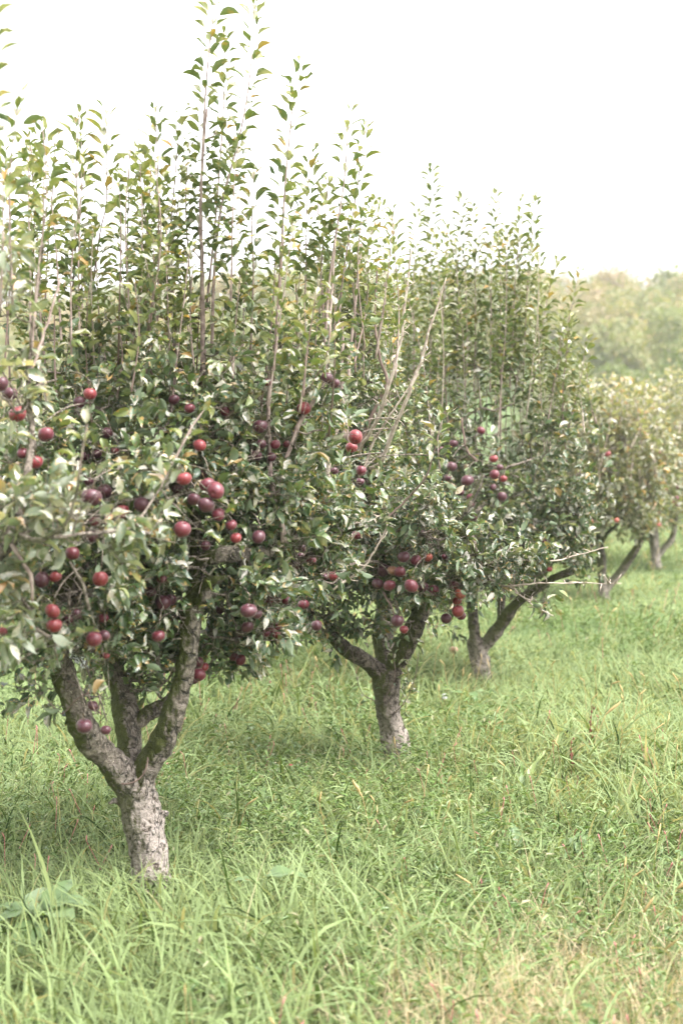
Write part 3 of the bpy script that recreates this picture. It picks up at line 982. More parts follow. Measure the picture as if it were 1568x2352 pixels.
        dist0 = np.array([np.min(np.sum((nodes - p) ** 2, 1)) for p in P])
        P = P[np.argsort(dist0)]
        n0 = len(nodes)
        cap = n0 + 3 * len(P)
        ND = np.zeros((cap, 3)); ND[:n0] = nodes
        par = -np.ones(cap, int); cnt = n0
        ctr = s.base + [0, 0, .7]
        tips = []
        for p in P:
            d = ND[:cnt] - p
            dd = np.sum(d * d, 1) * (1 + .5 * (d[:, 2] > 0.05))
            j = int(np.argmin(dd)); L = math.sqrt(dd[j])
            a = ND[j]
            prev = j
            for f in ((.36, .7) if L > .06 else (.5,)):
                q = a + (p - a) * f + RNG.normal(0, .05, 3) * min(L, .4) + np.array([0, 0, -.06 * L])
                ND[cnt] = q; par[cnt] = prev; prev = cnt; cnt += 1
                if cnt >= cap - 2: break
            ND[cnt] = p; par[cnt] = prev; tips.append(cnt); cnt += 1
            if cnt >= cap - 3: break
        load = np.zeros(cnt)
        for i in tips: load[i] += 1
        for i in range(cnt - 1, n0 - 1, -1):
            if par[i] >= 0: load[par[i]] += load[i]
        rad = np.minimum(tip * np.maximum(load, 1) ** .46, .011)
        tb = Buf()
        seg = np.arange(n0, cnt)
        A = ND[par[seg]]; B = ND[seg]; ra = np.minimum(rad[par[seg]], rad[seg] * 1.35); rb = rad[seg]
        T = unit(B - A); u = unit(np.cross(T, [0.1, 1, .05])); v = np.cross(T, u)
        S = 5
        an = np.arange(S) * 2 * math.pi / S
        ring = np.cos(an)[None, :, None] * u[:, None] + np.sin(an)[None, :, None] * v[:, None]
        V = np.concatenate([A[:, None] - T[:, None] * ra[:, None, None] * .5 + ring * ra[:, None, None], B[:, None] + ring * rb[:, None, None]], 1)
        F = np.array([[k, (k + 1) % S, S + (k + 1) % S, S + k] for k in range(S)])
        tb.add(V.reshape(-1, 3), None, (F[None] + (np.arange(len(seg)) * 2 * S)[:, None, None]).reshape(-1, 4))
        # leafy twigs
        tipi = np.array(tips); PT = ND[tipi]; n = len(PT)
        out = unit(PT - ctr); out[:, 2] = 0
        d0 = unit(out * .8 + RNG.normal(0, .55, (n, 3)) + [0, 0, up])
        ln = RNG.uniform(twiglen[0], twiglen[1], n)
        Q = PT + d0 * ln[:, None] + RNG.normal(0, .012, (n, 3))
        T = unit(Q - PT); u = unit(np.cross(T, [0.1, 1, .05])); v = np.cross(T, u)
        S = 4; an = np.arange(S) * 2 * math.pi / S
        ring = np.cos(an)[None, :, None] * u[:, None] + np.sin(an)[None, :, None] * v[:, None]
        V = np.concatenate([PT[:, None] + ring * tip, Q[:, None] + ring * tip * .6], 1)
        F = np.array([[k, (k + 1) % S, S + (k + 1) % S, S + k] for k in range(S)])
        tb.add(V.reshape(-1, 3), None, (F[None] + (np.arange(n) * 2 * S)[:, None, None]).reshape(-1, 4))
        tb.build('twig_sprays', M['branch'], s.root)
        s.allnodes = np.vstack([ND[:cnt]])
        s.alltips = PT
        r = RNG
        k = r.integers(max(3, per - 3), per + 4, n)
        idx = np.repeat(np.arange(n), k)
        f = r.uniform(0, 1, len(idx)) ** .6
        C = PT[idx] + (Q - PT)[idx] * f[:, None]
        a = r.uniform(0, 6.28, len(idx))
        rd = np.cos(a)[:, None] * u[idx] + np.sin(a)[:, None] * v[idx]
        D = unit(rd + T[idx] * r.uniform(.1, 1.1, len(idx))[:, None] + r.normal(0, .25, (len(idx), 3)) + [0, 0, -.12])
        N_ = r.normal(0, .6, (len(idx), 3)) + [0, -.1, 1.0]
        size = lsize * r.uniform(.55, 1.2, len(idx))
        tint = r.uniform(0, 1, (len(idx), 4))
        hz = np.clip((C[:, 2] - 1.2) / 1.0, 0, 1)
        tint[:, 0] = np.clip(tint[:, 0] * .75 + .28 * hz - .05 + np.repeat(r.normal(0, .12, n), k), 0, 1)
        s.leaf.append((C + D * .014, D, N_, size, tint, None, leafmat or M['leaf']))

    def fruit_twigs(s, y0, y1):
        """a thin stalked twig from every apple of this tree up to the nearest wood"""
        for (A, r, ln, pr) in APPLES:
            b = Buf()
            if not (y0 <= A[1] < y1): continue
            top = A + np.array([.004, 0, r * 1.75])
            d = s.allnodes - top
            dist = np.linalg.norm(d, axis=1) + np.where(d[:, 2] < .02, .15, 0)
            j = int(np.argmin(dist))
            if dist[j] > .45: continue
            q = s.allnodes[j]
            m1 = top + (q - top) * .35 + [0, 0, .015]; m2 = top + (q - top) * .75 + [0, 0, .01]
            Q = smooth_path(np.array([q, m2, m1, top]), .015)
            tube(b, Q, np.linspace(.0034, .0022, len(Q)), 6)
            b.build('fruit_twig', M['branch'], s.root)

    def finish_leaves(s, name='crown'):
        groups = {}
        for (P, D, N_, size, tint, par, mat) in s.leaf:
            P = np.asarray(P); c = P + unit(D) * (size * .5)[:, None]
            keep = np.ones(len(P), bool)
            cen = np.array([0, 0, CAM_H])
            for (A, r, ln, pr) in APPLES + CLEAR:
                dlt = c - A
                uu = unit(cen - A)
                t = dlt @ uu
                perp = np.linalg.norm(dlt - t[:, None] * uu, axis=1)
                hit = (t > -.01) & (t < ln) & (perp < r + size * .30)
                hit |= np.linalg.norm(dlt, axis=1) < r * 1.0
                if hit.any():
                    keep[hit & (RNG.uniform(0, 1, len(P)) < pr)] = False
            groups.setdefault((par.name if par else '', mat.name), []).append((P[keep], D[keep], N_[keep], size[keep], tint[keep], par, mat))
        for (pn, mn), L in groups.items():
            b = Buf()
            for (P, D, N_, size, tint, par, mat) in L:
                leaves(b, P, D, N_, size, s.kind, (.41 if par else .41) if s.kind == 'full' else .46, .5 if par else .6, tint)
            par = L[0][5]
            if not b.v: continue
            if par is None:
                o = b.build(name, L[0][6], s.root)
            else:
                o = b.build('leaves', L[0][6], None, origin=tuple(s.base))
                o.parent = par; o.location = (0, 0, 0)


def rnd_shoots(tree, n, tops, Yc, Yr, y_base, r0=.005, lsize=.054, spacing=.0145, leafy=.0, dens=1.0, jit=26, up=.0, lean=.05, mats=None, lm=None):
    """upright shoots under an outline of tops [(px, py)], starting about y_base"""
    tx = np.array([t[0] for t in tops]); ty = np.array([t[1] for t in tops])
    for k in range(n):
        x = RNG.uniform(tx.min(), tx.max())
        y = float(np.interp(x, tx, ty)) + abs(RNG.normal(0, jit))
        Y = Yc + RNG.uniform(-1, 1) * Yr
        yb = y_base + RNG.uniform(-60, 60)
        if y > yb - 60: yb = y + 150
        bx = x + RNG.normal(0, 20) - (x - tx.mean()) * .10
        mx = (x + bx) / 2 + RNG.normal(0, 8)
        Y0 = Y + RNG.normal(0, .08)
        mt = M['shoot'] if mats is None else mats[int(RNG.integers(0, len(mats)))]
        tree.shoot([(bx, yb, Y0), (mx, (y + yb) / 2, Y), (x, y, Y)], r0=r0 * RNG.uniform(.75, 1.2), leafy=RNG.uniform(.1, .45), lsize=lsize, spacing=spacing, dens=dens, mat=mt, leafmat=lm)


# apples: (px, py, diameter px, Y, material, hidden fraction, label)
# px, py, diameter px, Y, colour (D dark purple, M maroon, R red, O orange red, B brown), tilt towards viewer, label
AT = [
 (2, 883, 36, 4.3, 'D', 0, 'dark apple cut by the left edge of the picture, highest on that edge'),
 (23, 904, 34, 4.4, 'D', 0, 'nearly black purple apple just above the bright red one at the left edge'),
 (41, 951, 42, 4.3, 'R', 0, 'large pinkish red apple below the nearly black one, beside the pale upright branch'),
 (106, 998, 38, 4.3, 'M', 10, 'maroon apple hanging right of the pale upright branch near the left edge'),
 (53, 1041, 28, 4.4, 'M', 0, 'small maroon apple left of the pale upright branch, upper of a diagonal two'),
 (81, 1061, 36, 4.3, 'R', 0, 'red apple overlapping the pale upright branch, lower of a diagonal two'),
 (207, 905, 32, 4.5, 'R', 0, 'red apple half covered by silvery leaves high in the near tree, over a purple one'),
 (183, 924, 28, 4.6, 'D', 0, 'purple apple tucked below the red one behind silvery leaves'),
 (400, 918, 26, 4.7, 'D', 0, 'dark apple half hidden by leaves above the central dark limb of the near tree'),
 (436, 938, 26, 4.6, 'M', 0, 'maroon apple at the tip of the pale leafy sprig in the near crown'),
 (517, 945, 24, 4.7, 'M', 0, 'small maroon apple right of the pale leafy sprig in the near crown'),
 (247, 994, 26, 4.6, 'D', 0, 'small dark apple above the two tiny ones at the heart of the near crown'),
 (265, 1036, 19, 4.6, 'R', 0, 'tiny red apple standing alone below a small dark one in the near crown'),
 (223, 1043, 24, 4.6, 'D', 0, 'dark apple behind the blurred pale shoot, right of its twin'),
 (196, 1048, 20, 4.6, 'D', 0, 'smaller dark apple behind the blurred pale shoot, left of its twin'),
 (211, 1143, 47, 4.1, 'D', 0, 'largest apple of all, dusky purple, hanging beneath the blurred pale shoot'),
 (241, 1129, 34, 4.4, 'D', 0, 'shaded purple apple tucked behind the largest dusky one'),
 (205, 1106, 22, 4.4, 'D', 0, 'small purple apple peeping over the top of the largest dusky one'),
 (325, 1159, 36, 4.3, 'D', 0, 'dark purple apple right of a red one, in the middle of the near crown'),
 (280, 1175, 34, 4.3, 'R', 0, 'red apple left of a dark purple one, in the middle of the near crown'),
 (219, 1198, 28, 4.3, 'M', 0, 'maroon apple behind leaves straight below the largest dusky one'),
 (212, 1233, 30, 4.3, 'D', 0, 'shaded purple apple under another, two below the largest dusky one'),
 (167, 1271, 34, 4.1, 'M', 0, 'maroon apple half covered by a big leaf above the forked pale twig'),
 (97, 1332, 37, 4.1, 'D', 0, 'dark plum apple beside a smaller red one, left of the mossy bough'),
 (128, 1325, 27, 4.1, 'R', 0, 'smaller red apple touching the dark plum one near the mossy bough'),
 (231, 1330, 37, 4.1, 'R', 10, 'bright red apple crossed by a hanging leaf, right of the mossy bough'),
 (121, 1404, 34, 4.0, 'R', 20, 'light red apple with a nibbled face, upper of two stacked over the left limb'),
 (125, 1437, 38, 4.0, 'R', 0, 'light red apple, lower and rounder of two stacked over the left limb'),
 (7, 1450, 22, 4.0, 'R', 0, 'small red apple at the left edge, low among blurred leaves'),
 (216, 1468, 37, 4.1, 'M', 0, 'crimson apple above the middle limb of the near tree, with a darker one behind'),
 (239, 1460, 28, 4.2, 'D', 0, 'dark apple peeping from behind the crimson one over the middle limb'),
 (177, 1411, 26, 4.2, 'D', 0, 'upper dark apple in the shade between the mossy bough and the middle limb'),
 (159, 1421, 24, 4.2, 'D', 0, 'lower dark apple in the shade just right of the two light red stacked ones'),
 (423, 1100, 37, 4.3, 'R', 0, 'bright red apple left of and above the tight cluster beside the central limb'),
 (476, 1113, 36, 4.4, 'M', 0, 'topmost crimson apple of the tight cluster beside the central limb'),
 (495, 1127, 41, 4.3, 'M', 75, 'apple of the tight cluster that shows its brown eye'),
 (474, 1160, 39, 4.3, 'D', 10, 'lowest front apple of the tight cluster, dusky purple and bloomy'),
 (445, 1147, 32, 4.4, 'D', 0, 'leftmost apple of the tight cluster, dark maroon against the central limb'),
 (501, 1182, 31, 4.5, 'M', 0, 'shaded apple at the very bottom of the tight cluster behind the dusky one'),
 (407, 1123, 26, 4.6, 'D', 0, 'shadowed apple below the bright red one left of the tight cluster'),
 (466, 1085, 22, 4.6, 'D', 0, 'small dark apple hidden among leaves above the tight cluster'),
 (419, 1216, 39, 4.2, 'M', 0, 'big crimson apple with a leaf lying across it, left of the central limb'),
 (531, 1206, 28, 4.5, 'M', 0, 'crimson apple right of the central limb, above a partly covered one'),
 (542, 1236, 27, 4.5, 'R', 0, 'partly leaf covered red apple below the crimson one right of the central limb'),
 (594, 1233, 32, 4.6, 'D', 0, 'purple apple just above the thick mossy side limb of the near tree'),
 (472, 1253, 24, 4.6, 'D', 0, 'small shaded apple in the fork of the central limb and its mossy side limb'),
 (459, 1023, 30, 4.5, 'R', 0, 'orange-tinged red apple in front of the central limb, level with the sprig base'),
 (598, 979, 33, 4.8, 'D', 0, 'dark apple capped by a leaf next to the long straight shoot'),
 (698, 938, 33, 4.9, 'R', 0, 'bright scarlet apple sitting alone on a slanting bough below a pair'),
 (751, 868, 28, 4.9, 'D', 0, 'upper plum apple of the highest pair, on the pale slanting bough'),
 (769, 881, 25, 4.95, 'D', 0, 'lower plum apple of the highest pair, partly behind its partner'),
 (600, 1020, 25, 4.8, 'D', 0, 'upper left apple of the four around the long straight shoot'),
 (632, 1021, 23, 4.8, 'M', 0, 'upper right apple of the four around the long straight shoot'),
 (589, 1046, 28, 4.8, 'D', 0, 'lower left and largest apple of the four around the long straight shoot'),
 (623, 1050, 23, 4.85, 'D', 0, 'lower right apple of the four around the long straight shoot'),
 (658, 1020, 17, 4.9, 'M', 0, 'tiny maroon apple behind a leaf right of the four around the shoot'),
 (571, 1403, 39, 4.5, 'D', 0, 'large dark plum apple hanging right of the limb under the leaves'),
 (590, 1411, 24, 4.6, 'D', 0, 'small dark apple touching the large plum one on its right'),
 (568, 1441, 29, 4.7, 'D', 0, 'shaded plum apple just beneath the large dark plum one'),
 (637, 1440, 19, 4.9, 'M', 0, 'topmost small apple of the bunch hanging on the drooping twig'),
 (611, 1454, 20, 4.9, 'M', 0, 'leftmost small apple of the bunch hanging on the drooping twig'),
 (623, 1447, 17, 4.95, 'M', 0, 'small apple between the leftmost and topmost of the drooping bunch'),
 (635, 1458, 19, 4.9, 'R', 0, 'lowest small pinkish apple of the bunch hanging on the drooping twig'),
 (620, 1378, 19, 5.0, 'R', 0, 'reddish apple, first of three in a line at the bottom edge of the crown'),
 (636, 1379, 18, 5.05, 'M', 0, 'middle apple of three in a line at the bottom edge of the crown'),
 (657, 1379, 21, 5.0, 'M', 0, 'last apple of three in a line at the bottom edge of the crown'),
 (375, 1384, 36, 4.6, 'D', 0, 'big shaded plum apple left of the knobby fork of the right limb'),
 (393, 1377, 26, 4.65, 'D', 0, 'plum apple squeezed between the knobby fork and a bigger shaded one'),
 (372, 1330, 24, 4.5, 'M', 0, 'reddish apple showing through the leaves above the big shaded plum one'),
 (364, 1461, 31, 4.5, 'M', 0, 'maroon apple half hidden by leaves left of the pale right limb'),
 (346, 1359, 27, 4.6, 'D', 0, 'purple apple deep in the shade left of the reddish one near the fork'),
 (237, 1420, 26, 4.3, 'M', 0, 'dull red apple behind leaves above the crimson one over the middle limb'),
 (615, 878, 20, 4.8, 'M', 0, 'tiny maroon apple behind pale leaves high on the long straight shoot'),
 (194, 1668, 39, 4.25, 'D', 0, 'big purple red apple resting against the forward left limb, low down'),
 (243, 1677, 25, 4.4, 'D', 0, 'nearly black small apple right of the big one resting on the left limb'),
 (214, 1621, 24, 4.5, 'D', 0, 'dark apple above the big one resting on the left limb, behind leaves'),
 (244, 1506, 18, 4.4, 'R', 0, 'small bright red apple glimpsed between leaves above the middle limb'),
 (455, 1521, 27, 4.8, 'D', 0, 'upper dark red apple of the bunch hugging the pale right limb'),
 (457, 1550, 32, 4.75, 'M', 60, 'largest apple of the bunch hugging the pale right limb, its eye showing'),
 (469, 1532, 22, 4.85, 'R', 0, 'bright side apple peeping out right of the bunch on the pale right limb'),
 (447, 1563, 20, 4.85, 'D', 0, 'half hidden bottom apple of the bunch between the limb and the largest one'),
 (537, 1509, 23, 5.0, 'M', 20, 'left apple of the reddish pair hanging lowest under the crown'),
 (553, 1516, 25, 4.95, 'M', 0, 'right apple of the reddish pair hanging lowest under the crown'),
 (551, 1455, 22, 4.9, 'D', 0, 'shaded apple over the lowest reddish pair, left of the plum ones'),
 (505, 1400, 22, 4.9, 'D', 0, 'dark apple in the leaves right behind the knobby fork'),
 # second tree
 (697, 1389, 27, 6.3, 'M', 0, 'long maroon apple at the inner end of the second tree low left bough'),
 (681, 1300, 21, 5.6, 'D', 0, 'lowest dark apple of the small purple group where the two crowns meet'),
 (692, 1259, 22, 5.6, 'D', 0, 'topmost dark apple of the small purple group where the two crowns meet'),
 (713, 1285, 26, 5.6, 'M', 0, 'rightmost apple of the small purple group where the two crowns meet'),
 (690, 1277, 20, 5.7, 'D', 0, 'middle apple of the small purple group where the two crowns meet'),
 (727, 1437, 26, 6.1, 'D', 0, 'round plum apple hanging alone over the second tree low left bough'),
 (766, 1323, 24, 6.0, 'R', 30, 'bright red apple on the long pale arching twig of the second tree'),
 (747, 1325, 18, 6.1, 'D', 0, 'small dark apple just left of the bright one on the arching twig'),
 (816, 1004, 34, 5.9, 'R', 60, 'glossy crimson apple with a pale eye on the knobby dark twig, upper one'),
 (807, 1028, 28, 6.0, 'R', 0, 'crimson apple tucked under the glossy one on the knobby dark twig'),
 (829, 1081, 25, 5.9, 'M', 0, 'brownish red apple at the foot of the bare pale shoots'),
 (827, 1106, 20, 6.1, 'D', 0, 'dark apple behind the twig beneath the brownish red one'),
 (767, 1082, 22, 6.1, 'D', 0, 'dark apple in the leaves left of the bare pale shoots'),
 (820, 1228, 24, 6.2, 'M', 0, 'red apple behind a leaf on the dark limb where the crowns meet'),
 (927, 1279, 30, 6.2, 'D', 0, 'topmost purple apple of the big bunch above the second trunk'),
 (955, 1287, 27, 6.3, 'M', 0, 'maroon apple second in the top line of the big bunch above the second trunk'),
 (983, 1281, 20, 6.3, 'O', 0, 'orange-red apple third in the top line of the big bunch above the second trunk'),
 (1020, 1279, 15, 6.4, 'M', 0, 'tiny red apple last in the top line of the big bunch above the second trunk'),
 (880, 1310, 30, 6.4, 'D', 0, 'shaded apple at the upper left of the big bunch above the second trunk'),
 (901, 1311, 26, 6.3, 'B', 0, 'rotting brown-faced apple inside the big bunch above the second trunk'),
 (918, 1314, 28, 6.2, 'M', 20, 'rosy apple straight below the topmost purple one of the big bunch'),
 (867, 1341, 27, 6.3, 'D', 0, 'leftmost apple of the bottom line of the big bunch, with a leaf over it'),
 (894, 1345, 28, 6.2, 'M', 0, 'brick red apple second in the bottom line of the big bunch'),
 (944, 1346, 32, 6.1, 'M', 20, 'largest apple of the big bunch, rose streaked, with a dead leaf on top'),
 (971, 1349, 26, 6.3, 'D', 0, 'shaded apple right of the rose-streaked largest one of the big bunch'),
 (996, 1356, 25, 6.3, 'M', 70, 'maroon apple with its eye showing, last on the right of the big bunch'),
 (1042, 1344, 24, 6.4, 'M', 0, 'topmost apple of the hanging string of red apples'),
 (1056, 1364, 28, 6.3, 'O', 0, 'pale streaked apple second in the hanging string of red apples'),
 (1049, 1380, 24, 6.4, 'R', 0, 'deep red apple third in the hanging string, behind the pale streaked one'),
 (1051, 1404, 30, 6.3, 'R', 10, 'bright orange-topped apple low in the hanging string of red apples'),
 (1059, 1415, 22, 6.4, 'M', 0, 'red apple poking out under the bright orange-topped one'),
 (1024, 1421, 25, 6.4, 'D', 0, 'near black apple with an orange flank hanging left of the string'),
 (912, 1426, 30, 6.2, 'D', 0, 'dusky purple apple hanging by a long stalk before the second trunk'),
 (927, 1446, 20, 6.3, 'R', 0, 'pinkish apple hidden just below the dusky one before the second trunk'),
 (984, 1227, 22, 6.6, 'O', 0, 'yellow and orange apple in the dark fork over the big bunch'),
 (971, 1225, 22, 6.7, 'D', 0, 'dark apple touching the yellow and orange one in the dark fork'),
 # third tree
 (1037, 1072, 24, 8.2, 'D', 0, 'dusky apple highest left of the group over the slanting grey limb'),
 (1133, 1054, 20, 8.2, 'R', 0, 'bright red apple at the top of the third tree cluster, right of the dark limb'),
 (1147, 1073, 16, 8.3, 'D', 0, 'small dark apple beneath the bright red one of the third tree'),
 (1072, 1104, 28, 8.2, 'D', 0, 'largest plum apple above the slanting grey limb of the third tree'),
 (1027, 1098, 18, 8.3, 'D', 0, 'small purple apple left of the largest plum one in the third tree'),
 (1056, 1130, 20, 8.3, 'D', 0, 'upper apple of the dark pair left of the slanting grey limb'),
 (1046, 1146, 19, 8.3, 'D', 0, 'lower apple of the dark pair left of the slanting grey limb'),
 (1080, 1143, 19, 8.3, 'M', 0, 'maroon apple right of the slanting grey limb, above a dark one'),
 (1080, 1158, 18, 8.3, 'D', 0, 'dark apple under the maroon one right of the slanting grey limb'),
 (1135, 1090, 23, 8.2, 'M', 0, 'rosy purple apple in the middle of the third tree cluster'),
 (1155, 1100, 19, 8.3, 'R', 0, 'red apple touching the rosy purple one on its right'),
 (1132, 1119, 16, 8.3, 'D', 0, 'small dark apple straight below the rosy purple one'),
 (1152, 1141, 24, 8.3, 'D', 0, 'lowest apple of the third tree cluster, crossed by a leaf'),
 (1041, 1019, 21, 8.4, 'D', 0, 'nearly black apple high in the third tree, upper right of a dark one'),
 (1012, 1034, 20, 8.4, 'D', 0, 'dark apple high in the third tree, lower left of the nearly black one'),
 (1104, 989, 19, 8.4, 'M', 0, 'brownish apple in the third tree, highest of all its apples'),
 (1087, 1189, 20, 8.4, 'D', 0, 'dark apple in the third tree under the grey limb'),
 (1227, 1256, 16, 8.6, 'D', 0, 'dark apple second from the outside in the low line of the third tree'),
 (1250, 1245, 15, 8.6, 'D', 0, 'outermost dark apple in the low line of the third tree'),
 (1206, 1259, 15, 8.6, 'D', 0, 'innermost dark apple in the low line of the third tree'),
 (1223, 1267, 13, 8.6, 'M', 0, 'maroon apple hanging under the low line of the third tree'),
 (1147, 1265, 15, 8.6, 'M', 0, 'maroon apple among leaves above the third tree trunk'),
 (1261, 1308, 13, 8.6, 'R', 0, 'small dull pink apple under the outer boughs of the third tree'),
 # fourth tree and beyond
 (1311, 1147, 17, 12.3, 'R', 0, 'blurred red apple left of the dark upright limb of the fourth tree'),
 (1336, 1084, 14, 12.3, 'M', 0, 'left apple of the blurred pink pair high in the fourth tree'),
 (1342, 1091, 15, 12.2, 'M', 0, 'right apple of the blurred pink pair high in the fourth tree'),
 (1395, 1043, 14, 12.3, 'R', 0, 'deep red blurred apple alone beside the topmost twigs of the fourth tree'),
 (1312, 1208, 20, 12.0, 'O', 30, 'round salmon pink apple, top of a blurred vertical line of three'),
 (1319, 1227, 14, 12.1, 'O', 0, 'small salmon apple, middle of a blurred vertical line of three'),
 (1317, 1254, 17, 12.0, 'O', 0, 'orange apple, bottom of a blurred vertical line of three'),
 (1356, 1198, 13, 12.4, 'O', 0, 'orange-red blurred apple below the dark side limb of the fourth tree'),
 (1347, 1193, 12, 12.5, 'D', 0, 'dull dark blurred apple touching the orange-red one under the side limb'),
 (1415, 1195, 12, 12.4, 'O', 0, 'pale pink blurred apple right of the fourth tree forked limb'),
 (1506, 1034, 13, 15.0, 'D', 0, 'lower left apple of the high purple three near the right edge'),
 (1517, 1020, 12, 15.0, 'D', 0, 'topmost apple of the high purple three near the right edge'),
 (1515, 1040, 11, 15.1, 'R', 0, 'pinkest apple of the high purple three near the right edge'),
 (1490, 1113, 10, 15.1, 'R', 0, 'small red blurred apple alone left of the fifth tree'),
 (1528, 1124, 10, 15.0, 'R', 0, 'red blurred apple beside a yellow leaf in the fifth tree'),
 (1557, 1119, 11, 15.2, 'M', 0, 'dark red blurred apple over the cluster at the right edge'),
 (1553, 1144, 11, 15.0, 'M', 0, 'topmost of the crimson cluster at the right edge'),
 (1543, 1152, 12, 15.1, 'M', 0, 'left apple of the crimson cluster at the right edge'),
 (1556, 1158, 11, 15.0, 'R', 0, 'lowest of the crimson cluster at the right edge'),
 (1521, 1156, 14, 15.2, 'D', 0, 'dark maroon blurred apple beside the fifth tree upper trunk'),
 (1511, 1206, 13, 15.0, 'O', 0, 'orange blurred apple in front of the fifth tree trunk top'),
]


def apple_mesh(seed):
    r = np.random.default_rng(seed)
    nv, nu = 22, 28
    V = []
    tall = r.uniform(.84, 1.0); sh = r.uniform(.04, .10); lob = r.uniform(.01, .03)
    sk = r.normal(0, .07, 2)
    for i in range(nv + 1):
        phi = math.pi * i / nv
        for j in range(nu):
            th = 2 * math.pi * j / nu
            rr = math.sin(phi) * (1 + sh * math.cos(phi)) * (1 + lob * math.cos(5 * th) * (0.3 + 0.7 * (phi > 2)) + .035 * math.cos(2 * th + seed))
            z = math.cos(phi) * tall
            z -= .36 * math.exp(-(math.sin(phi) / .27) ** 2) * (math.cos(phi) > 0)
            z += .20 * math.exp(-(math.sin(phi) / .22) ** 2) * (math.cos(phi) < 0)
            V.append([rr * math.cos(th) + sk[0] * z, rr * math.sin(th) + sk[1] * z, z])
    V = np.array(V) * .5
    idx = np.arange(len(V)).reshape(nv + 1, nu)
    a, b_ = idx[:-1], idx[1:]
    f4 = np.stack([a, b_, np.roll(b_, -1, 1), np.roll(a, -1, 1)], -1).reshape(-1, 4)
    return V, f4


def proto_meshes():
    out = {}
    for key, mt in (('D', 'A_dark'), ('M', 'A_mid'), ('R', 'A_red'), ('O', 'A_orange'), ('B', 'A_brown')):
        for k in range(4):
            V, f4 = apple_mesh(k * 7 + 3)
            b = Buf(); b.add(V, None, f4)
            o = b.build('apple', M[mt])
            out[key, k] = o.data
            bpy.data.objects.remove(o)
    b = Buf()
    tube(b, [[0, 0, .18], [.01, 0, .40], [.05, .02, .62], [.10, .02, .80]], [.030, .022, .020, .034], 6)
    o = b.build('stem', M['stem']); out['stem'] = o.data; bpy.data.objects.remove(o)
    b = Buf()
    tube(b, [[0, 0, -.33], [0, 0, -.36]], [.055, .045], 8)
    for k in range(5):
        a = k * 1.2566
        leaves(b, [[math.cos(a) * .02, math.sin(a) * .02, -.36]], [[math.cos(a) * .8, math.sin(a) * .8, -.7]], [[-math.cos(a), -math.sin(a), -.5]], [.10], 'lite', .5, -.4)
    o = b.build('calyx', M['stem']); out['calyx'] = o.data; bpy.data.objects.remove(o)
    return out


PM = proto_meshes()
ar = np.random.default_rng(5)
for (px, py, d, Y, colr, tiltv, lab) in AT:
    c = at(px, py, Y)
    dia = d * Y / FPX
    APPLES.append((c, dia * .5, 1.6, .95))
    o = bpy.data.objects.new('apple', PM[colr, int(ar.integers(0, 4))])
    COL.objects.link(o)
    o.location = c
    o.scale = (dia,) * 3
    o.rotation_euler = (math.radians(ar.normal(0, 13)) - math.radians(tiltv), math.radians(ar.normal(0, 14)), ar.uniform(0, 6.28) if tiltv == 0 else ar.normal(0, .35))
    grp = ('apples on the nearest tree' if Y < 5.2 else 'apples on the second tree' if Y < 7.5 else 'apples on the third tree' if Y < 10 else 'blurred apples on the far trees')
    tag(o, lab, 'apple', grp)
    if Y < 10:
        s_ = bpy.data.objects.new('stem', PM['stem']); COL.objects.link(s_); s_.parent = o
        s_ = bpy.data.objects.new('calyx', PM['calyx']); COL.objects.link(s_); s_.parent = o
fa = ground_pt(1041, 1530)
o = bpy.data.objects.new('apple', PM['B', 0]); COL.objects.link(o); o.location = fa + [0, 0, .11]; o.scale = (.062,) * 3
tag(o, 'fallen brown-pink apple lying in the grass between the second and third trunks', 'apple')
def clear_line(L, rad, ln=.9, pr=.9):
    for (a, b) in zip(L[:-1], L[1:]):
        n = max(2, int(math.hypot(a[0] - b[0], a[1] - b[1]) / 14))
        for k in range(n):
            t = k / n
            c = at(a[0] + (b[0] - a[0]) * t, a[1] + (b[1] - a[1]) * t, a[2] + (b[2] - a[2]) * t)
            CLEAR.append((c, rad, ln, pr))


# bark the photograph leaves in the open
clear_line([(370, 1740, 4.7), (410, 1610, 4.66), (430, 1500, 4.66), (447, 1430, 4.66)], .04)
clear_line([(445, 1375, 4.68), (452, 1300, 4.7), (448, 1180, 4.7)], .018, pr=.75)
clear_line([(470, 1281, 4.65), (545, 1276, 4.65)], .018, pr=.7)
clear_line([(480, 1340, 4.62), (520, 1328, 4.6)], .015)
clear_line([(250, 1720, 4.7), (190, 1640, 4.6), (150, 1560, 4.55)], .05, pr=.85)
CLEAR.append((at(184, 1518, 4.42), .045, 1.2, .95))
clear_line([(298, 1700, 4.8), (285, 1600, 4.85), (265, 1530, 4.9)], .045, pr=.85)
clear_line([(330, 1660, 4.85), (390, 1610, 4.9)], .025)
clear_line([(150, 1350, 4.3), (180, 1352, 4.3)], .05, pr=.8)
clear_line([(465, 850, 4.9), (467, 760, 4.9), (464, 640, 4.9), (460, 450, 4.9)], .008, pr=.6)
clear_line([(618, 905, 4.85), (621, 1055, 4.85), (628, 1150, 4.85)], .008, pr=.7)
clear_line([(905, 1690, 6.9), (890, 1540, 6.9)], .045, pr=.8)
clear_line([(860, 1530, 6.8), (790, 1480, 6.75)], .03, pr=.8)
clear_line([(935, 1480, 6.8), (970, 1400, 6.8)], .04, pr=.8)
clear_line([(753, 1160, 5.9), (754, 1080, 5.9), (765, 1020, 5.9)], .012, pr=.85)
clear_line([(814, 1040, 6.3), (866, 963, 6.3), (905, 870, 6.3), (930, 690, 6.3), (944, 575, 6.3)], .022, pr=.9)
clear_line([(880, 1050, 6.2), (934, 913, 6.2), (969, 823, 6.2), (1004, 703, 6.2)], .022, pr=.9)
clear_line([(660, 1050, 4.85), (685, 985, 4.9), (700, 950, 4.9)], .012)
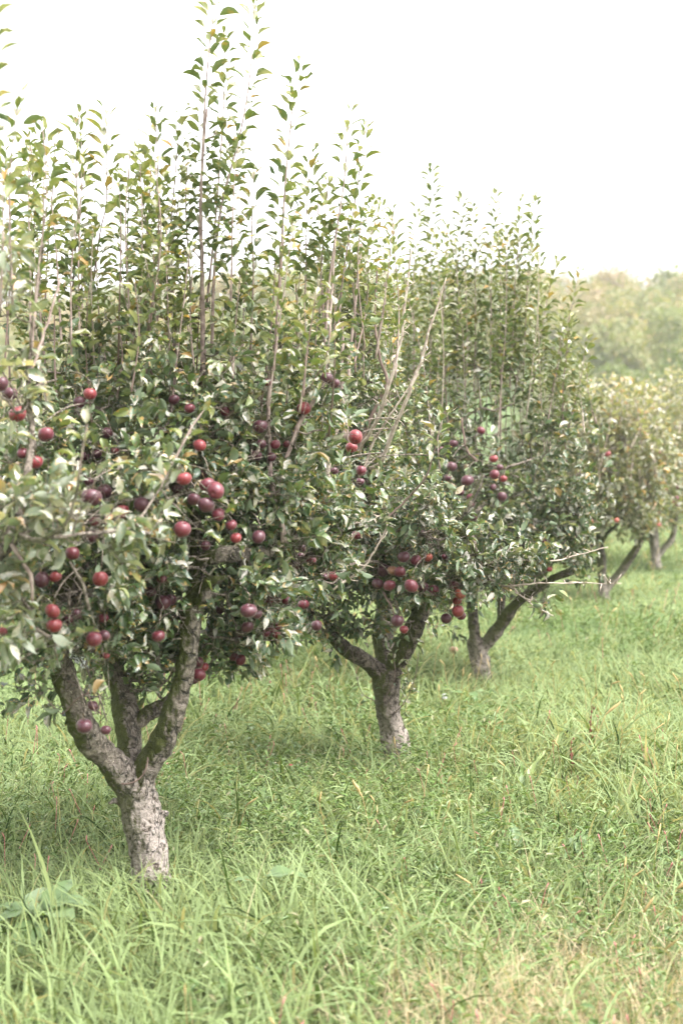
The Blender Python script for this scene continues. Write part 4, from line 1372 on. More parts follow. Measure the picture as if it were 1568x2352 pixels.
clear_line([(1098, 1500, 9.0), (1155, 1428, 9.0), (1185, 1386, 8.9), (1235, 1350, 8.9), (1300, 1315, 8.85)], .05, ln=3.2, pr=.8)
clear_line([(1090, 1480, 9.0), (1084, 1420, 9.0)], .04, ln=3.2, pr=.8)
clear_line([(1047, 1190, 8.1), (1085, 1140, 8.1)], .03)
clear_line([(1059, 1224, 6.4), (1090, 1285, 6.3), (1137, 1305, 6.3)], .018)
clear_line([(990, 1275, 6.5), (1020, 1225, 6.5)], .025)

# ---- tree 0: trunk stands just outside the left edge, boughs reach into the picture
t0 = Tree('nearest old apple tree, its trunk beyond the left edge, blurred boughs reaching in', 0, 3.5, M['bark'], base=(-1.42, 3.15))
bz = t0.base
t0.trunk([(bz[0] + .02, bz[1], bz[2] - .1, .075), (bz[0], bz[1], bz[2] + .3, .062), (bz[0] + .03, bz[1] + .03, bz[2] + .55, .062)], world=True)
q = at(-60, 1330, 3.75)
t0.trunk([(bz[0] + .02, bz[1] + .02, bz[2] + .45, .05), (bz[0] + .12, bz[1] + .25, bz[2] + .85, .045), (q[0], q[1], q[2], .036)], world=True)
t0.trunk([(-60, 1330, 3.75, 62), (-20, 1275, 3.8, 60), (20, 1240, 3.85, 48), (40, 1180, 3.9, 34)])
t0.finish_trunk()
t0.branch([(40, 1180, 3.9, 26), (60, 1120, 3.95, 22), (72, 1000, 4.0, 16), (65, 900, 4.0, 13), (72, 800, 4.0, 10), (90, 640, 4.05, 6), (100, 560, 4.05, 4)], mat=M['branch'], stubs=14)
t0.branch([(30, 1215, 3.8, 14), (60, 1235, 3.7, 12), (100, 1240, 3.65, 11), (150, 1200, 3.6, 9), (175, 1140, 3.55, 7), (185, 1060, 3.5, 5)])
t0.branch([(28, 1250, 3.8, 12), (50, 1290, 3.8, 11), (70, 1320, 3.8, 10), (75, 1380, 3.8, 7)], mat=M['shoot'])
t0.branch([(160, 1290, 3.9, 7), (190, 1340, 3.9, 9), (205, 1400, 3.9, 9)], mat=M['branch'], attach=False)
t0.branch([(120, 1235, 3.66, 8), (220, 1225, 3.7, 8), (300, 1210, 3.8, 6), (350, 1150, 3.9, 5), (400, 1060, 4.0, 4), (440, 990, 4.05, 3.5)], mat=M['branch'])
t0.branch([(70, 860, 4.0, 8), (110, 740, 4.05, 6), (140, 640, 4.1, 4)], mat=M['shoot'])
for (L, ll) in (([(180, 1100, 3.5), (190, 1040, 3.48), (200, 975, 3.45)], .07), ([(400, 1060, 4.0), (440, 980, 4.05), (475, 930, 4.1)], .075),
                ([(75, 800, 4.0), (95, 560, 4.05), (103, 460, 4.05), (98, 300, 4.1)], .07), ([(-8, 500, 3.6), (-16, 300, 3.6), (-14, -20, 3.6)], .07),
                ([(30, 700, 3.9), (25, 430, 3.9), (38, 205, 3.9)], .068), ([(0, 720, 3.8), (12, 480, 3.8), (5, 350, 3.8)], .07)):
    t0.shoot(L, lsize=ll * .88, leafy=.3, r0=.005, dens=.7)
t0.grow([(30, 1190, 3.9, 110, 90, .2, 34), (150, 1190, 3.75, 110, 50, .15, 34), (250, 1230, 3.9, 120, 35, .15, 30), (10, 1400, 3.9, 70, 100, .2, 34),
         (110, 1490, 4.0, 70, 40, .15, 16), (10, 920, 4.0, 70, 180, .25, 24), (10, 640, 4.0, 80, 130, .3, 10), (380, 1120, 4.0, 60, 50, .1, 9)],
        lsize=.060, leafmat=M['dry_leaf'], per=7, twiglen=(.04, .14))

# ---- tree 1: the near tree with the whole trunk in view
t1 = Tree('near apple tree with pale flaking trunk splitting low into three limbs', 350, 4.78, M['bark'])
Y = 4.78
t1.trunk([(368, 2150, Y, 120), (360, 2100, Y, 102), (353, 2040, Y, 94), (345, 1975, Y, 92), (335, 1900, Y, 90), (325, 1850, Y, 88), (314, 1806, Y, 92)], 28, attach=False)
t1.trunk([(322, 1850, Y, 60), (296, 1800, Y - .02, 70), (262, 1757, Y - .06, 72), (222, 1715, Y - .12, 66), (190, 1660, Y - .18, 62), (165, 1600, Y - .2, 58), (145, 1550, Y - .22, 56), (130, 1500, Y - .24, 54), (122, 1450, Y - .3, 48), (140, 1390, Y - .38, 46), (160, 1350, Y - .42, 56), (190, 1290, Y - .36, 34), (180, 1200, Y - .3, 26), (165, 1080, Y - .2, 20), (170, 960, Y - .1, 14)], 22)
t1.trunk([(318, 1840, Y, 50), (302, 1770, Y + .04, 58), (297, 1700, Y + .08, 54), (288, 1640, Y + .12, 54), (277, 1590, Y + .16, 52), (262, 1530, Y + .2, 50), (258, 1470, Y + .24, 44), (268, 1400, Y + .28, 36), (300, 1300, Y + .3, 30), (330, 1150, Y + .3, 26), (345, 1030, Y + .3, 20), (340, 940, Y + .3, 14)], 20)
t1.trunk([(322, 1850, Y, 50), (335, 1770, Y - .02, 62), (358, 1730, Y - .04, 58), (388, 1665, Y - .07, 55), (408, 1605, Y - .09, 47), (424, 1530, Y - .1, 42), (438, 1460, Y - .1, 42), (440, 1400, Y - .1, 48), (452, 1370, Y - .1, 44), (452, 1320, Y - .1, 38), (450, 1290, Y - .08, 34), (450, 1220, Y - .06, 24), (446, 1170, Y - .05, 22), (440, 1080, Y, 19), (438, 1000, Y + .05, 18)], 22)
t1.trunk([(450, 1300, Y - .08, 34), (478, 1283, Y - .12, 38), (530, 1275, Y - .13, 38), (600, 1272, Y - .02, 30), (650, 1250, Y + .1, 22), (700, 1231, Y + .2, 17), (784, 1222, Y + .3, 12), (840, 1210, Y + .15, 9)], 16)
t1.trunk([(455, 1370, Y - .1, 24), (472, 1342, Y - .16, 24), (500, 1330, Y - .2, 22), (526, 1322, Y - .22, 17)], 14)
t1.trunk([(315, 1665, Y + .1, 20), (335, 1645, Y + .1, 30), (362, 1628, Y + .12, 30), (395, 1605, Y + .15, 28), (440, 1545, Y + .3, 24), (480, 1450, Y + .4, 18), (520, 1360, Y + .45, 14)], 14)
t1.trunk([(446, 1378, Y - .12, 30), (470, 1366, Y - .15, 30), (478, 1360, Y - .15, 18)], 12, attach=False)
t1.trunk([(285, 1846, Y, 18), (262, 1838, Y - .01, 11), (250, 1846, Y - .02, 8)], 8, attach=False)
t1.trunk([(372, 1868, Y, 14), (384, 1868, Y, 9)], 8, attach=False)
t1.finish_trunk(.0046)
SP = M['shoot_pale']; SH = M['shoot']; SD = M['shoot_dark']
t1.branch([(438, 1010, 4.83, 14.0), (448, 940, 4.88, 13.3), (465, 870, 4.9, 12.5), (466, 784, 4.9, 10.9), (465, 650, 4.9, 8.6), (461, 450, 4.9, 6.2), (475, 250, 4.9, 4.7)], mat=SH, stubs=8)
t1.branch([(652, 1245, 4.73, 15.6), (648, 1205, 4.75, 13.3), (630, 1140, 4.8, 10.1), (620, 1055, 4.85, 9.4), (617, 905, 4.85, 8.6), (637, 760, 4.85, 7.0), (644, 560, 4.85, 5.5)], mat=SH, stubs=8)
t1.branch([(640, 1090, 4.85, 10.9), (665, 1035, 4.87, 10.9), (690, 965, 4.9, 10.9), (730, 905, 4.92, 9.4), (750, 840, 4.95, 7.0), (760, 700, 5.0, 5.5), (770, 550, 5.0, 3.9)], mat=SH, stubs=8)
t1.branch([(300, 985, 5.0, 12), (270, 960, 4.9, 14), (235, 945, 4.85, 15), (215, 935, 4.8, 10)], mat=M['branch'])
t1.branch([(345, 1000, 5.05, 16), (370, 900, 4.95, 9), (345, 850, 4.9, 6)], mat=SD)
t1.branch([(430, 900, 4.9, 9), (415, 850, 4.9, 8), (400, 790, 4.9, 7)], mat=SD)
t1.branch([(440, 885, 4.9, 9.4), (470, 875, 4.85, 9.4), (500, 860, 4.8, 7.0), (560, 790, 4.8, 4.7)], mat=SH, stubs=8)
t1.branch([(437, 1020, 4.8, 10), (480, 1000, 4.7, 8), (530, 950, 4.7, 6), (580, 900, 4.7, 5)], mat=SD)
t1.branch([(750, 1180, 5.85, 10), (754, 1080, 5.85, 10), (765, 1010, 5.85, 8), (790, 960, 5.85, 6)], mat=SP)
S_ = t1.shoot
S_([(467, 860, 4.9), (464, 640, 4.9), (460, 450, 4.9), (473, 250, 4.9), (490, -20, 4.9)], r0=.010, leafy=.32, lsize=.064)
S_([(487, 800, 4.85), (492, 640, 4.85), (510, 475, 4.85), (550, 300, 4.85), (580, 125, 4.85), (588, 8, 4.85)], r0=.008, leafy=.2, lsize=.062)
S_([(630, 800, 4.85), (642, 675, 4.85), (650, 475, 4.85), (668, 310, 4.85), (688, 140, 4.85)], r0=.008, leafy=.25, lsize=.06)
S_([(575, 850, 4.9), (580, 625, 4.9), (577, 525, 4.9), (587, 395, 4.9)], r0=.006, leafy=.2)
S_([(210, 850, 4.9), (210, 700, 4.9), (232, 540, 4.9), (247, 465, 4.9), (243, 340, 4.9), (238, 240, 4.9)], r0=.005, leafy=.3, lsize=.066, mat=SD, dens=.8)
S_([(160, 860, 4.9), (165, 720, 4.9), (180, 500, 4.9), (172, 375, 4.9), (178, 265, 4.9)], r0=.005, leafy=.2, lsize=.066, mat=SD)
S_([(105, 860, 4.8), (90, 680, 4.8), (100, 540, 4.8), (105, 430, 4.8), (98, 285, 4.8)], r0=.006, leafy=.3, lsize=.066, dens=.8)
S_([(362, 800, 4.85), (365, 600, 4.85), (360, 400, 4.85), (357, 255, 4.85)], r0=.005, leafy=.1, mat=SD)
S_([(385, 760, 4.95), (388, 560, 4.95), (402, 380, 4.95), (418, 262, 4.95)], r0=.005, leafy=.1, mat=SD)
S_([(330, 760, 5.0), (340, 560, 5.0), (328, 440, 5.0), (322, 350, 5.0)], r0=.005, leafy=.1)
S_([(745, 800, 5.1), (757, 650, 5.1), (770, 540, 5.1), (790, 400, 5.1), (805, 255, 5.1)], r0=.008, leafy=.3, lsize=.06, dens=.9)
S_([(775, 760, 5.2), (795, 580, 5.2), (820, 420, 5.2), (842, 295, 5.2)], r0=.006, leafy=.3, lsize=.06)
S_([(440, 700, 5.0), (430, 500, 5.0), (432, 330, 5.0)], r0=.005, leafy=.1)
S_([(530, 700, 4.8), (535, 520, 4.8), (548, 330, 4.8)], r0=.005, leafy=.1)
S_([(700, 700, 5.2), (705, 500, 5.2), (718, 350, 5.2)], r0=.004, leafy=.2, lsize=.06)
S_([(735, 720, 5.2), (740, 560, 5.2), (750, 420, 5.2)], r0=.004, leafy=.2, lsize=.064)
for L in ([(150, 1560, 4.58), (180, 1575, 4.4), (205, 1590, 4.28), (225, 1640, 4.22)], [(205, 1590, 4.28), (170, 1610, 4.3), (140, 1640, 4.35), (105, 1600, 4.35)],
          [(500, 1420, 4.85), (530, 1460, 4.85), (548, 1500, 4.9)], [(610, 1350, 4.9), (626, 1400, 4.88), (628, 1440, 4.87), (640, 1490, 4.87)], [(590, 1400, 4.8), (610, 1440, 4.8), (600, 1490, 4.8)]):
    t1.shoot(L, r0=.004, leafy=.35, lsize=.07, spacing=.02, spurs=False, mat=SD, leafmat=M['leaf'])
S_([(475, 700, 5.0), (505, 400, 5.0), (515, 60, 5.0)], r0=.006, leafy=.3, lsize=.062)
rnd_shoots(t1, 27, [(20, 520), (100, 500), (200, 520), (330, 500), (400, 520), (470, 540), (560, 520), (680, 500), (780, 540)], 4.95, .45, 900, jit=60, mats=[SH, SD, SH, SP], dens=.9)
rnd_shoots(t1, 20, [(5, 300), (60, 290), (150, 320), (240, 290), (330, 310), (440, 300)], 4.95, .4, 820, jit=70, mats=[SD, SH], dens=.85)
rnd_shoots(t1, 8, [(620, 330), (900, 480)], 5.2, .3, 820, jit=70, mats=[SD, SH], dens=.85)
rnd_shoots(t1, 10, [(20, 640), (780, 640)], 4.7, .35, 960, jit=60, mats=[SH, SD], dens=.9)
t1.grow([(100, 1150, 4.55, 150, 160, .3, 95), (290, 1150, 4.55, 160, 170, .3, 120), (480, 1060, 4.75, 150, 150, .3, 120), (350, 920, 4.9, 310, 130, .4, 120),
         (600, 1130, 4.9, 130, 170, .32, 125), (170, 1370, 4.35, 130, 120, .25, 90), (320, 1400, 4.7, 110, 110, .28, 95), (570, 1370, 4.85, 90, 110, .28, 95),
         (540, 1450, 4.95, 70, 50, .2, 36), (345, 1500, 4.85, 80, 60, .2, 42), (190, 1500, 4.4, 70, 60, .15, 30), (330, 760, 4.95, 360, 90, .4, 30),
         (680, 920, 5.0, 110, 150, .35, 50), (700, 1170, 5.2, 110, 100, .3, 80), (225, 1625, 4.6, 45, 35, .1, 9), (95, 1590, 4.5, 22, 40, .08, 6),
         (330, 1560, 4.9, 60, 40, .1, 14), (480, 1540, 4.95, 25, 40, .08, 8), (625, 1460, 5.0, 22, 40, .06, 6), (700, 1300, 5.2, 90, 60, .3, 50), (400, 1280, 4.75, 110, 100, .3, 60)],
        dens=1.6, lsize=.054, per=9)

# ---- tree 2
Y = 6.95
t2 = Tree('second apple tree in the row, dark mossy trunk whitened at the foot', 905, Y, M['bark_dark'])
t2.trunk([(930, 1790, Y, 78), (918, 1745, Y, 68), (908, 1704, Y, 64), (893, 1640, Y, 55), (886, 1590, Y, 60), (886, 1540, Y, 68)], 24, attach=False)
t2.trunk([(890, 1570, Y, 40), (860, 1535, Y - .03, 42), (819, 1506, Y - .08, 38), (777, 1476, Y - .12, 34), (747, 1440, Y - .15, 30), (699, 1398, Y - .2, 24), (660, 1340, Y - .2, 15)], 16)
t2.trunk([(886, 1570, Y, 40), (884, 1500, Y + .1, 44), (878, 1430, Y + .15, 42), (884, 1350, Y + .2, 34), (870, 1240, Y + .2, 26), (850, 1130, Y + .2, 18)], 16)
t2.trunk([(890, 1580, Y, 40), (915, 1510, Y - .02, 48), (948, 1450, Y - .06, 46), (967, 1390, Y - .1, 40), (980, 1330, Y - .12, 34), (992, 1275, Y - .15, 30), (1015, 1230, Y - .2, 24), (1010, 1180, Y - .1, 16)], 18)
t2.trunk([(1010, 1225, Y - .4, 20), (1059, 1222, Y - .45, 20), (1085, 1240, Y - .5, 17), (1095, 1285, Y - .55, 14), (1137, 1305, Y - .6, 10)], 12)
t2.trunk([(840, 1120, 6.7, 18), (815, 1040, 6.5, 24), (795, 1000, 6.4, 16)], 12)
t2.finish_trunk(.0058)
t2.branch([(815, 1050, 6.45, 7.8), (866, 963, 6.35, 8.6), (891, 888, 6.3, 8.6), (919, 788, 6.3, 7.0), (931, 688, 6.3, 6.2), (944, 575, 6.3, 3.9)], mat=SP, stubs=16)
t2.branch([(850, 1075, 6.4, 9.4), (874, 1063, 6.3, 9.4), (899, 998, 6.25, 9.4), (934, 913, 6.2, 8.6), (969, 823, 6.2, 7.0), (984, 763, 6.2, 6.2), (1004, 703, 6.2, 4.7), (1024, 638, 6.2, 3.1)], mat=SP, stubs=16)
t2.branch([(820, 1050, 6.5, 8), (850, 960, 6.5, 8), (889, 873, 6.5, 8), (876, 838, 6.5, 7), (861, 738, 6.5, 5), (866, 613, 6.5, 4)], mat=SD)
t2.branch([(835, 1080, 6.4, 6.2), (860, 1010, 6.4, 5.5), (905, 940, 6.35, 4.7), (960, 860, 6.35, 3.1)], mat=SP, stubs=16)
t2.branch([(790, 1010, 6.4, 10), (800, 860, 6.4, 8), (815, 700, 6.4, 6), (830, 560, 6.4, 4)], mat=SH)
t2.branch([(800, 1020, 6.4, 9), (785, 870, 6.4, 8), (788, 740, 6.4, 6)], mat=SH)
t2.branch([(890, 1300, 6.6, 10), (850, 1290, 6.2, 8), (801, 1300, 6.0, 7), (765, 1340, 5.95, 6), (735, 1330, 5.9, 4)], mat=M['branch'])
t2.branch([(765, 1355, 5.95, 6.2), (801, 1330, 5.95, 6.2), (837, 1301, 5.95, 5.5), (873, 1241, 5.95, 3.9), (891, 1200, 5.95, 2.3)], mat=SP, stubs=16)
t2.branch([(729, 1330, 5.9, 6.2), (780, 1280, 5.9, 6.2), (805, 1240, 5.9, 5.5), (835, 1205, 5.9, 3.9), (880, 1180, 5.95, 2.3)], mat=SP, stubs=16)
t2.branch([(880, 1200, 5.95, 6), (930, 1150, 5.95, 5), (980, 1090, 5.9, 4), (1005, 1000, 5.9, 3)], mat=SD)
t2.branch([(1120, 1300, 6.3, 3.9), (1149, 1284, 6.25, 3.9), (1257, 1290, 6.2, 3.9), (1317, 1278, 6.2, 3.1), (1395, 1257, 6.2, 2.3)], mat=SP, stubs=16)
t2.branch([(1100, 1310, 6.3, 4.7), (1150, 1345, 6.25, 4.7), (1227, 1340, 6.2, 3.9), (1287, 1340, 6.2, 3.1), (1425, 1340, 6.2, 2.0)], mat=SP, stubs=16)
t2.branch([(1140, 1290, 6.25, 3.9), (1170, 1340, 6.25, 3.9), (1215, 1385, 6.2, 3.1), (1270, 1415, 6.2, 2.0)], mat=SP, stubs=16)
t2.branch([(880, 1360, 6.3, 6), (902, 1400, 6.2, 4), (905, 1418, 6.2, 3)], mat=SD)
S2 = t2.shoot
S2([(1010, 1080, 5.9), (1005, 1010, 5.9), (1012, 965, 5.88), (1020, 945, 5.88)], r0=.004, leafy=.2, lsize=.07, leafmat=M['leaf'])
for (L, d) in (([(836, 900, 6.6), (835, 720, 6.6), (850, 560, 6.6), (880, 470, 6.6)], 1), ([(800, 860, 6.7), (830, 700, 6.7), (850, 520, 6.7), (858, 460, 6.7)], 1),
               ([(905, 860, 6.9), (905, 640, 6.9), (900, 480, 6.9)], .8), ([(760, 900, 6.6), (765, 740, 6.6), (800, 600, 6.6), (812, 520, 6.6)], 1)):
    S2(L, r0=.005, leafy=.2, lsize=.068, dens=d)
S2([(905, 1640, 6.9), (930, 1610, 6.8), (950, 1560, 6.8), (960, 1500, 6.8)], r0=.003, leafy=.1, lsize=.05, leafmat=M['leaf'], spacing=.03, mat=SD)
S2([(860, 1610, 6.85), (830, 1590, 6.75), (816, 1540, 6.75), (812, 1500, 6.75)], r0=.003, leafy=.2, lsize=.035, spacing=.06, mat=SD, spurs=False, leafmat=M['leaf'])
S2([(915, 1620, 6.9), (935, 1570, 6.85), (935, 1520, 6.85)], r0=.003, leafy=.1, lsize=.045, leafmat=M['leaf'], mat=SD)
S2([(880, 1610, 6.85), (905, 1560, 6.8), (900, 1500, 6.8)], r0=.003, leafy=.1, lsize=.045, leafmat=M['leaf'], mat=SD)
rnd_shoots(t2, 26, [(730, 600), (800, 540), (870, 560), (930, 640)], 6.9, .4, 980, jit=40, mats=[SH, SD], dens=.85)
t2.grow([(850, 1150, 6.7, 130, 120, .4, 170), (880, 1270, 6.7, 180, 90, .4, 170), (960, 1340, 6.5, 120, 60, .3, 90), (800, 960, 6.8, 110, 130, .35, 110),
         (740, 1380, 6.6, 80, 60, .25, 60), (1120, 1310, 6.35, 110, 45, .2, 36), (1200, 1380, 6.25, 60, 30, .1, 9), (780, 1450, 6.7, 70, 30, .15, 22), (900, 1430, 6.8, 80, 40, .25, 20),
         (880, 1000, 7.1, 110, 130, .35, 80), (1000, 1260, 6.4, 90, 70, .3, 60), (800, 750, 6.8, 80, 110, .3, 50), (960, 1180, 6.2, 80, 60, .2, 45), (1190, 1290, 6.25, 90, 25, .1, 14)],
        lsize=.055, dens=1.4)

# ---- tree 3
Y = 9.05
t3 = Tree('third apple tree in the row, the densest, with a tall thicket of leafy shoots', 1105, Y, M['bark_dark'])
t3.trunk([(1112, 1605, Y, 54), (1108, 1570, Y, 46), (1106, 1540, Y, 44), (1098, 1500, Y, 42), (1093, 1470, Y, 40)], 18, attach=False)
t3.trunk([(1094, 1490, Y, 26), (1086, 1430, Y, 24), (1080, 1370, Y + .1, 22), (1050, 1280, Y + .1, 18), (1040, 1180, Y, 14)], 12)
t3.trunk([(1098, 1500, Y, 26), (1125, 1468, Y - .02, 32), (1155, 1428, Y - .05, 29), (1185, 1386, Y - .1, 24), (1227, 1356, Y - .15, 20), (1275, 1326, Y - .2, 17), (1335, 1300, Y - .2, 13), (1360, 1270, Y - .2, 8)], 14)
t3.trunk([(1150, 1435, Y, 18), (1150, 1350, Y + .2, 18), (1140, 1250, Y + .2, 15), (1120, 1150, Y, 12), (1112, 1100, Y - .2, 11), (1098, 1040, Y - .3, 10)], 10)
t3.trunk([(1000, 1250, Y - .5, 20), (1035, 1205, Y - .8, 20), (1062, 1172, Y - .85, 18), (1095, 1130, Y - .8, 14), (1110, 1090, Y - .7, 9)], 12)
t3.trunk([(1020, 1262, Y - .4, 14), (1060, 1215, Y - .7, 14), (1085, 1185, Y - .75, 12), (1110, 1155, Y - .7, 10)], 10)
t3.finish_trunk(.009)
t3.branch([(1098, 1050, Y - .4, 9), (1088, 1000, Y - .4, 7), (1104, 960, Y - .4, 6), (1098, 880, Y - .3, 4)], mat=M['branch'])
t3.branch([(1110, 1085, Y - .6, 9), (1160, 1075, Y - .7, 7), (1220, 1055, Y - .7, 4)], mat=M['branch'])
t3.branch([(1095, 1060, Y - .7, 8), (1070, 1030, Y - .7, 6), (1060, 960, Y - .7, 4)], mat=SD)
for L in ([(985, 1000, 8.9), (990, 700, 8.9), (988, 385, 8.9)], [(950, 900, 8.8), (950, 650, 8.8), (955, 475, 8.8)], [(1050, 900, 8.9), (1050, 650, 8.9), (1062, 445, 8.9)],
          [(1088, 900, 8.9), (1092, 650, 8.9), (1085, 470, 8.9)], [(1125, 900, 8.8), (1128, 650, 8.8), (1138, 438, 8.8)], [(1170, 900, 8.9), (1180, 700, 8.9), (1195, 452, 8.9)],
          [(1200, 900, 9.0), (1208, 700, 9.0), (1228, 448, 9.0)], [(1222, 900, 8.9), (1250, 720, 8.9), (1283, 590, 8.9)], [(1260, 920, 8.9), (1295, 780, 8.9), (1328, 622, 8.9)],
          [(1300, 1000, 8.8), (1335, 860, 8.8), (1348, 762, 8.8)], [(1020, 900, 9.0), (1030, 700, 9.0), (1040, 560, 9.0)], [(1150, 880, 9.1), (1155, 700, 9.1), (1165, 520, 9.1)]):
    t3.shoot(L, r0=.007, leafy=.1, lsize=.072, dens=.95)
rnd_shoots(t3, 46, [(890, 640), (940, 590), (990, 500), (1060, 530), (1140, 520), (1230, 530), (1270, 650), (1330, 760), (1360, 850)], 9.0, .6, 1020, jit=45, mats=[SH, SD, SH, SP], lsize=.062, dens=.85)
t3.grow([(1100, 1150, 8.9, 190, 120, .6, 220), (1120, 1000, 8.9, 220, 110, .55, 90), (1240, 1210, 8.8, 120, 80, .4, 90), (980, 1050, 9.0, 90, 150, .4, 90),
         (1100, 1300, 8.9, 150, 60, .4, 120), (1280, 1060, 8.9, 80, 150, .4, 60), (1090, 820, 9.0, 190, 90, .5, 25), (1300, 1180, 8.8, 50, 90, .3, 50), (1190, 1345, 8.9, 90, 35, .25, 24), (1290, 1290, 8.8, 60, 40, .2, 16), (1020, 1390, 9.0, 40, 40, .2, 16)],
        lsize=.064, dens=1.2)

# ---- trees 4, 5 and the rest of the row
def far_tree(label, Y, trunk_lists, blobs, tops, nsh, ybase, lsize=.075, mat=None, kind='lite', yr=.6, bx=None, dens=1.0, lm=None, grp='apple trees in the orchard row'):
    t = Tree(label, bx, Y, mat or M['bark_dark'], kind=kind, group=grp)
    for L in trunk_lists: t.trunk(L, 12)
    t.finish_trunk()
    if nsh: rnd_shoots(t, nsh, tops, Y, yr, ybase, lsize=lsize, spacing=.03, jit=22, dens=dens, mats=[SH, SP], lm=lm)
    t.grow(blobs, lsize=lsize, leafmat=lm)
    t.finish_leaves()
    return t


# the three near trees get their leaves now that every shoot is known
t1.fruit_twigs(0, 5.35); t2.fruit_twigs(5.5, 7.5); t3.fruit_twigs(7.5, 10)
for t in (t0, t1, t2, t3): t.finish_leaves()

Y = 13.2
far_tree('fourth apple tree in the row, low and spreading, with a mossy forked trunk', Y,
         [[(1392, 1405, Y, 27), (1384, 1350, Y, 23), (1380, 1287, Y, 22), (1376, 1240, Y, 20), (1383, 1190, Y, 16), (1350, 1165, Y, 12), (1320, 1150, Y - .3, 10), (1328, 1110, Y - .5, 8), (1350, 1080, Y - .6, 7), (1388, 1030, Y - .6, 5), (1413, 965, Y - .6, 3)],
          [(1388, 1360, Y, 16), (1405, 1335, Y, 19), (1426, 1312, Y, 19), (1451, 1275, Y, 18), (1470, 1240, Y, 17), (1480, 1190, Y, 8)],
          [(1378, 1250, Y - .1, 10), (1393, 1225, Y - .2, 10), (1416, 1205, Y - .3, 7), (1440, 1170, Y - .3, 4)],
          [(1380, 1260, Y - .1, 10), (1345, 1250, Y - .2, 9), (1315, 1254, Y - .2, 5)]],
         [(1330, 1110, Y, 110, 120, .7, 230), (1420, 1060, Y, 110, 130, .7, 260), (1380, 1190, Y, 120, 50, .6, 120), (1450, 1160, Y, 80, 70, .5, 100), (1410, 970, Y, 110, 80, .5, 60), (1290, 1210, Y, 60, 70, .4, 80), (1500, 1080, Y + .3, 60, 100, .5, 110)],
         [(1290, 900), (1370, 870), (1420, 850), (1520, 880)], 50, 1080, bx=1386, lm=M['gold_leaf'])
Y = 16.3
far_tree('fifth apple tree, blurred, with a straight pale trunk near the right edge', Y,
         [[(1508, 1330, Y, 27), (1504, 1280, Y, 23), (1500, 1232, Y, 24), (1496, 1190, Y, 20), (1480, 1120, Y, 12), (1470, 1060, Y, 7)],
          [(1506, 1285, Y, 10), (1526, 1256, Y, 15), (1541, 1240, Y, 15), (1548, 1207, Y, 13), (1552, 1150, Y, 8)], [(1500, 1220, Y, 12), (1520, 1150, Y, 10), (1522, 1080, Y, 6)]],
         [(1500, 1070, Y, 90, 120, .8, 260), (1570, 1080, Y, 70, 120, .8, 200), (1440, 1040, Y + .3, 70, 120, .6, 160), (1500, 1190, Y, 70, 30, .6, 40)],
         [(1430, 920), (1480, 860), (1540, 840), (1600, 850)], 44, 1050, bx=1506, mat=M['bark'], lm=M['gold_leaf'])
for (px, Y, lab) in ((1610, 19.6, 'sixth apple tree, only its pale left half inside the right edge'), (1655, 23.0, 'far apple tree behind the sixth, low crown at the right edge'),
                     (1700, 26.5, 'farthest apple tree of the row, a pale crown behind the right edge')):
    k = 13.2 / Y
    yb = 980 + FPX * CAM_H / Y
    f = lambda x, y, w_: (px + x * k, 980 + (y - 980) * k, Y, w_ * k)
    g = lambda x, y, rx, ry, rd, n: (px + x * k, 980 + (y - 980) * k, Y, rx * k, ry * k, rd, n)
    far_tree(lab, Y, [[f(0, 1410, 26), f(-4, 1290, 22), f(-20, 1200, 18), f(-40, 1110, 8)], [f(0, 1340, 14), f(40, 1280, 18), f(60, 1180, 10)]],
             [g(-60, 1110, 110, 110, .8, 130), g(40, 1090, 110, 120, .8, 120), g(0, 1200, 130, 45, .7, 70), g(0, 1000, 110, 60, .7, 60)],
             [(px - 130 * k, 915), (px, 890), (px + 120 * k, 905)], 16, 1040, bx=px, mat=M['bark'], lm=M['gold_leaf'], yr=.7, dens=1.3)

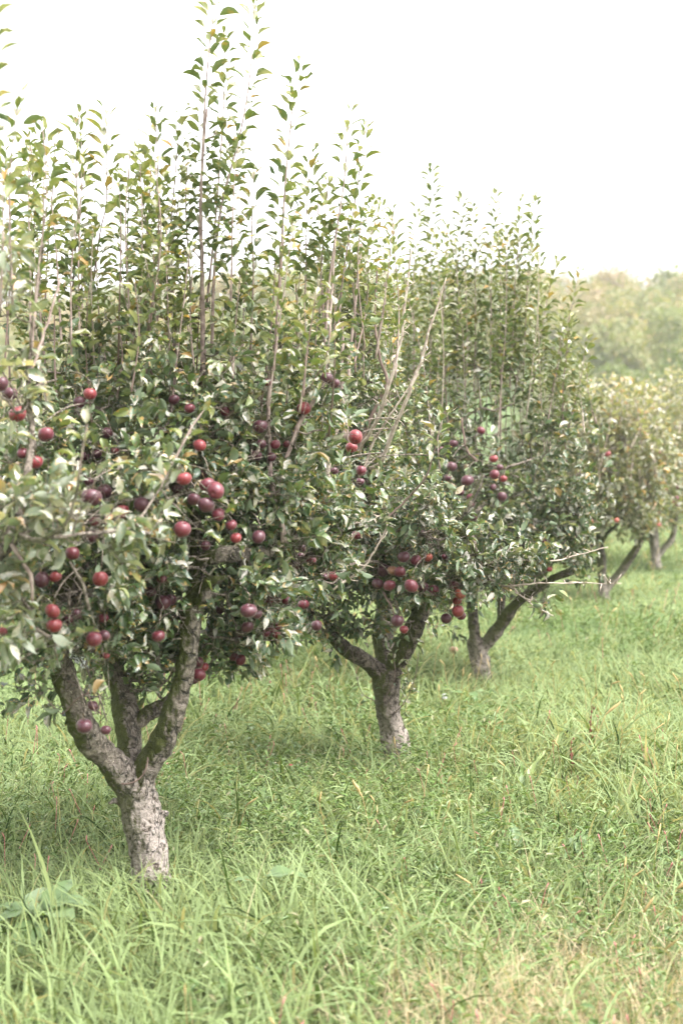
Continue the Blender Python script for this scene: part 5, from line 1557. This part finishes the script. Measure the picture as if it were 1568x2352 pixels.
# a second row standing behind the first, seen in scraps through it
for (px, Y, lab) in ((80, 15.5, 'back-row apple tree glimpsed behind the left part of the near crown'), (470, 17.0, 'back-row apple tree behind the middle of the near crown'),
                     (760, 19.5, 'back-row apple tree seen between the first and second crowns'), (950, 23.0, 'back-row apple tree behind the second crown'), (1190, 27.0, 'back-row apple tree hidden behind the third crown')):
    k = 13.2 / Y
    f = lambda x, y, w_: (px + x * k, 980 + (y - 980) * k, Y, w_ * k)
    g = lambda x, y, rx, ry, rd, n: (px + x * k, 980 + (y - 980) * k, Y, rx * k, ry * k, rd, n)
    far_tree(lab, Y, [[f(0, 1410, 26), f(-4, 1290, 22), f(-20, 1200, 18), f(-40, 1110, 8)], [f(0, 1340, 14), f(40, 1280, 18), f(60, 1180, 10)]],
             [g(-60, 1110, 120, 110, .8, 90), g(50, 1090, 120, 120, .8, 90), g(0, 1200, 140, 45, .7, 60), g(0, 1010, 120, 60, .7, 50)],
             [(px - 130 * k, 850), (px, 830), (px + 130 * k, 850)], 12, 1040, bx=px, mat=M['bark'], yr=.7, grp='apple trees of the back row')

# ---- small things caught in the near tree
b = Buf()
W = pts3([(268, 1797, 4.70, 1), (285, 1801, 4.685, 1), (306, 1797, 4.68, 1), (325, 1784, 4.69, 1), (335, 1766, 4.69, 1), (340, 1745, 4.70, 1), (338, 1728, 4.72, 1)])[:, :3]
Q = smooth_path(np.hstack([W, np.zeros((len(W), 1))]), .01)[:, :3]
tube(b, Q, [.0026] * len(Q), 7)
wo = b.build('wire', M['shoot_dark'], None, origin=tuple(Q[0]))
tag(wo, 'thin dark wire sagging across the fork of the near trunk', 'wire')
b = Buf()
P0, P1 = at(164, 1500, 4.42), at(204, 1535, 4.44)
r = np.random.default_rng(3)
n = 14
C_ = np.array([P0 + (P1 - P0) * k / n + r.normal(0, .0025, 3) for k in range(n + 1)])
U_ = unit(np.cross(unit(P1 - P0), [0, 1, 0]))
rows = []
for k in range(n + 1):
    h = .010 + .004 * math.sin(k * 1.3)
    rows.append([C_[k] + U_ * h * q + np.array([0, r.normal(0, .003), 0]) for q in (-1, -.4, .3, 1)])
V = np.array(rows).reshape(-1, 3); idx = np.arange(len(V)).reshape(n + 1, 4)
b.add(V, None, np.stack([idx[:-1, :-1], idx[:-1, 1:], idx[1:, 1:], idx[1:, :-1]], -1).reshape(-1, 4))
b.add(V + [0, .0015, 0], None, np.stack([idx[:-1, :-1], idx[1:, :-1], idx[1:, 1:], idx[:-1, 1:]], -1).reshape(-1, 4))
m, nt, out = new_mat('striped_tape')
nz = noise(nt, 110, 3, .6, dist=1.5)
base = ramp(nt, nz, [(.46, (.02, .018, .03)), (.52, (.75, .74, .78))])
p = nt.nodes.new('ShaderNodeBsdfPrincipled'); nt.links.new(base, p.inputs['Base Color']); p.inputs['Roughness'].default_value = .3
nt.links.new(p.outputs[0], out.inputs['Surface'])
to = b.build('tape_strip', m, None, origin=tuple(P0))
tag(to, 'crumpled black and silver strip of tape tied between two limbs of the near tree', 'tape')
